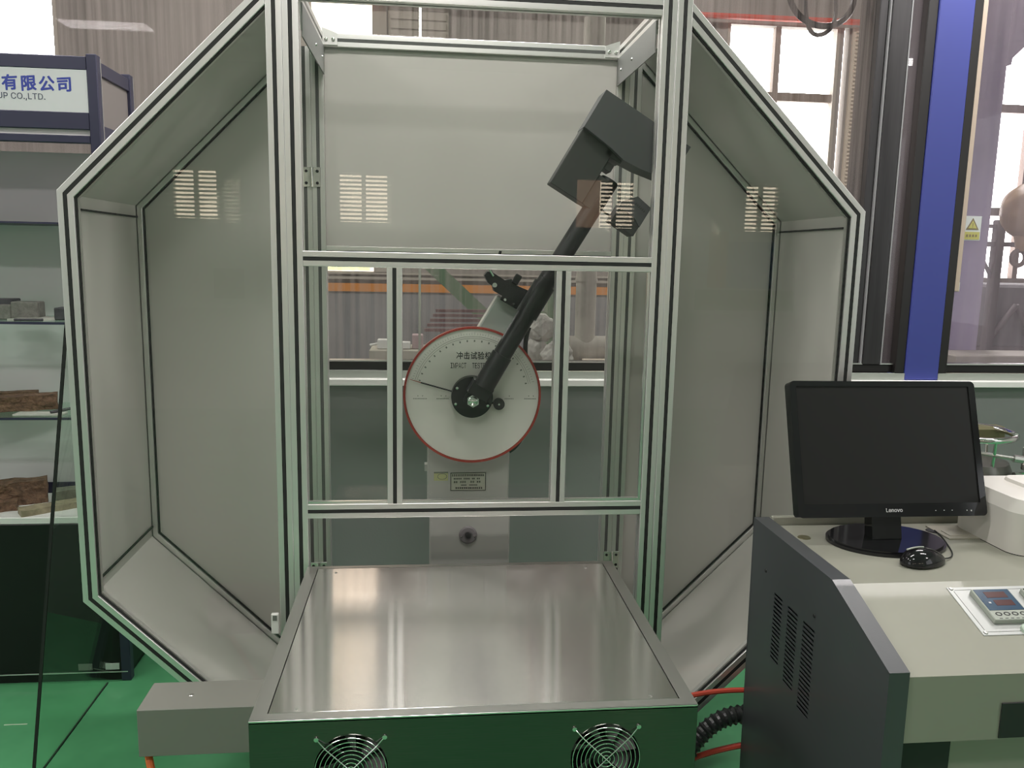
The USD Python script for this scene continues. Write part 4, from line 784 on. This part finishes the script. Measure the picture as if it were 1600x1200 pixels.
single('fractured_bar', MB().add(slab((-1.78, .78, .972), (-1.475, .90, .972), .03, .03, .055, 4)), M['rust'], 'long rusty fractured bar on the middle glass shelf', 'metal sample', 'metal samples on the display rack shelves', smooth=False)
single('fractured_bar', MB().add(slab((-1.90, .90, .972), (-1.58, .98, .972), .025, .025, .05, 8)), M['rust'], 'shorter rusty bar behind the long one on the middle glass shelf', 'metal sample', 'metal samples on the display rack shelves', smooth=False)
single('pale_plate', MB().box(-1.56, -1.40, .745, .80, .972, .979, .001), M['pale_sample'], 'pale flat plate at the front of the middle glass shelf', 'metal sample', 'metal samples on the display rack shelves')
single('thin_rod', MB().cyl((-1.44, .76, .983), (-1.36, .86, .99), .005, 8), M['stone_dark'], 'thin dark rod lying on the pale plate of the middle shelf', 'metal sample', 'metal samples on the display rack shelves')
single('split_bar', MB().add(slab((-1.86, .80, .618), (-1.545, .93, .618), .035, .035, .085, 12, .008)), M['rust'], 'thick rusty split bar on the white lower shelf', 'metal sample', 'metal samples on the display rack shelves', smooth=False)
single('split_bar', MB().add(slab((-1.80, .74, .618), (-1.60, .82, .618), .02, .02, .035, 15, .008)), M['rust'], 'low rusty fragment in front of the thick split bar', 'metal sample', 'metal samples on the display rack shelves', smooth=False)
single('tan_plate', MB().add(slab((-1.56, .745, .618), (-1.40, .86, .618), .03, .03, .022, 21, .003)), M['tan_sample'], 'flat tan plate at the front of the white lower shelf', 'metal sample', 'metal samples on the display rack shelves', smooth=False)
single('olive_plate', MB().add(slab((-1.50, .885, .618), (-1.32, 1.0, .618), .03, .03, .05, 25, .004)), M['olive_sample'], 'olive grey plate behind the tan plate on the lower shelf', 'metal sample', 'metal samples on the display rack shelves', smooth=False)
# boards on the back wall (behind the camera, mirrored by the clear sheets)
nb = thing('notice_board', 'coloured notice board on the wall behind the camera', 'board', (3.1, -6, 1.0))
MB().box(2.55, 3.72, -5.998, -5.98, 1.0, 1.84).build('backing', M['white'], nb)
MB().box(2.72, 2.92, -5.98, -5.975, 1.27, 1.84).build('poster_sheet', M['poster_orange'], nb); MB().box(2.92, 3.42, -5.98, -5.975, 1.27, 1.74).build('poster_sheet', M['poster_blue'], nb); MB().box(2.60, 3.66, -5.98, -5.975, 1.04, 1.25).build('poster_sheet', M['poster_green'], nb)
wh = thing('whiteboard', 'pale whiteboard with a dark square on the wall behind the camera', 'board', (-2.2, -6, 1.0))
MB().box(-2.58, -1.79, -5.998, -5.98, 1.0, 1.82).build('backing', M['white'], wh)
MB().box(-2.19, -1.90, -5.98, -5.975, 1.09, 1.38).build('dark_square', M['ink_grey'], wh)
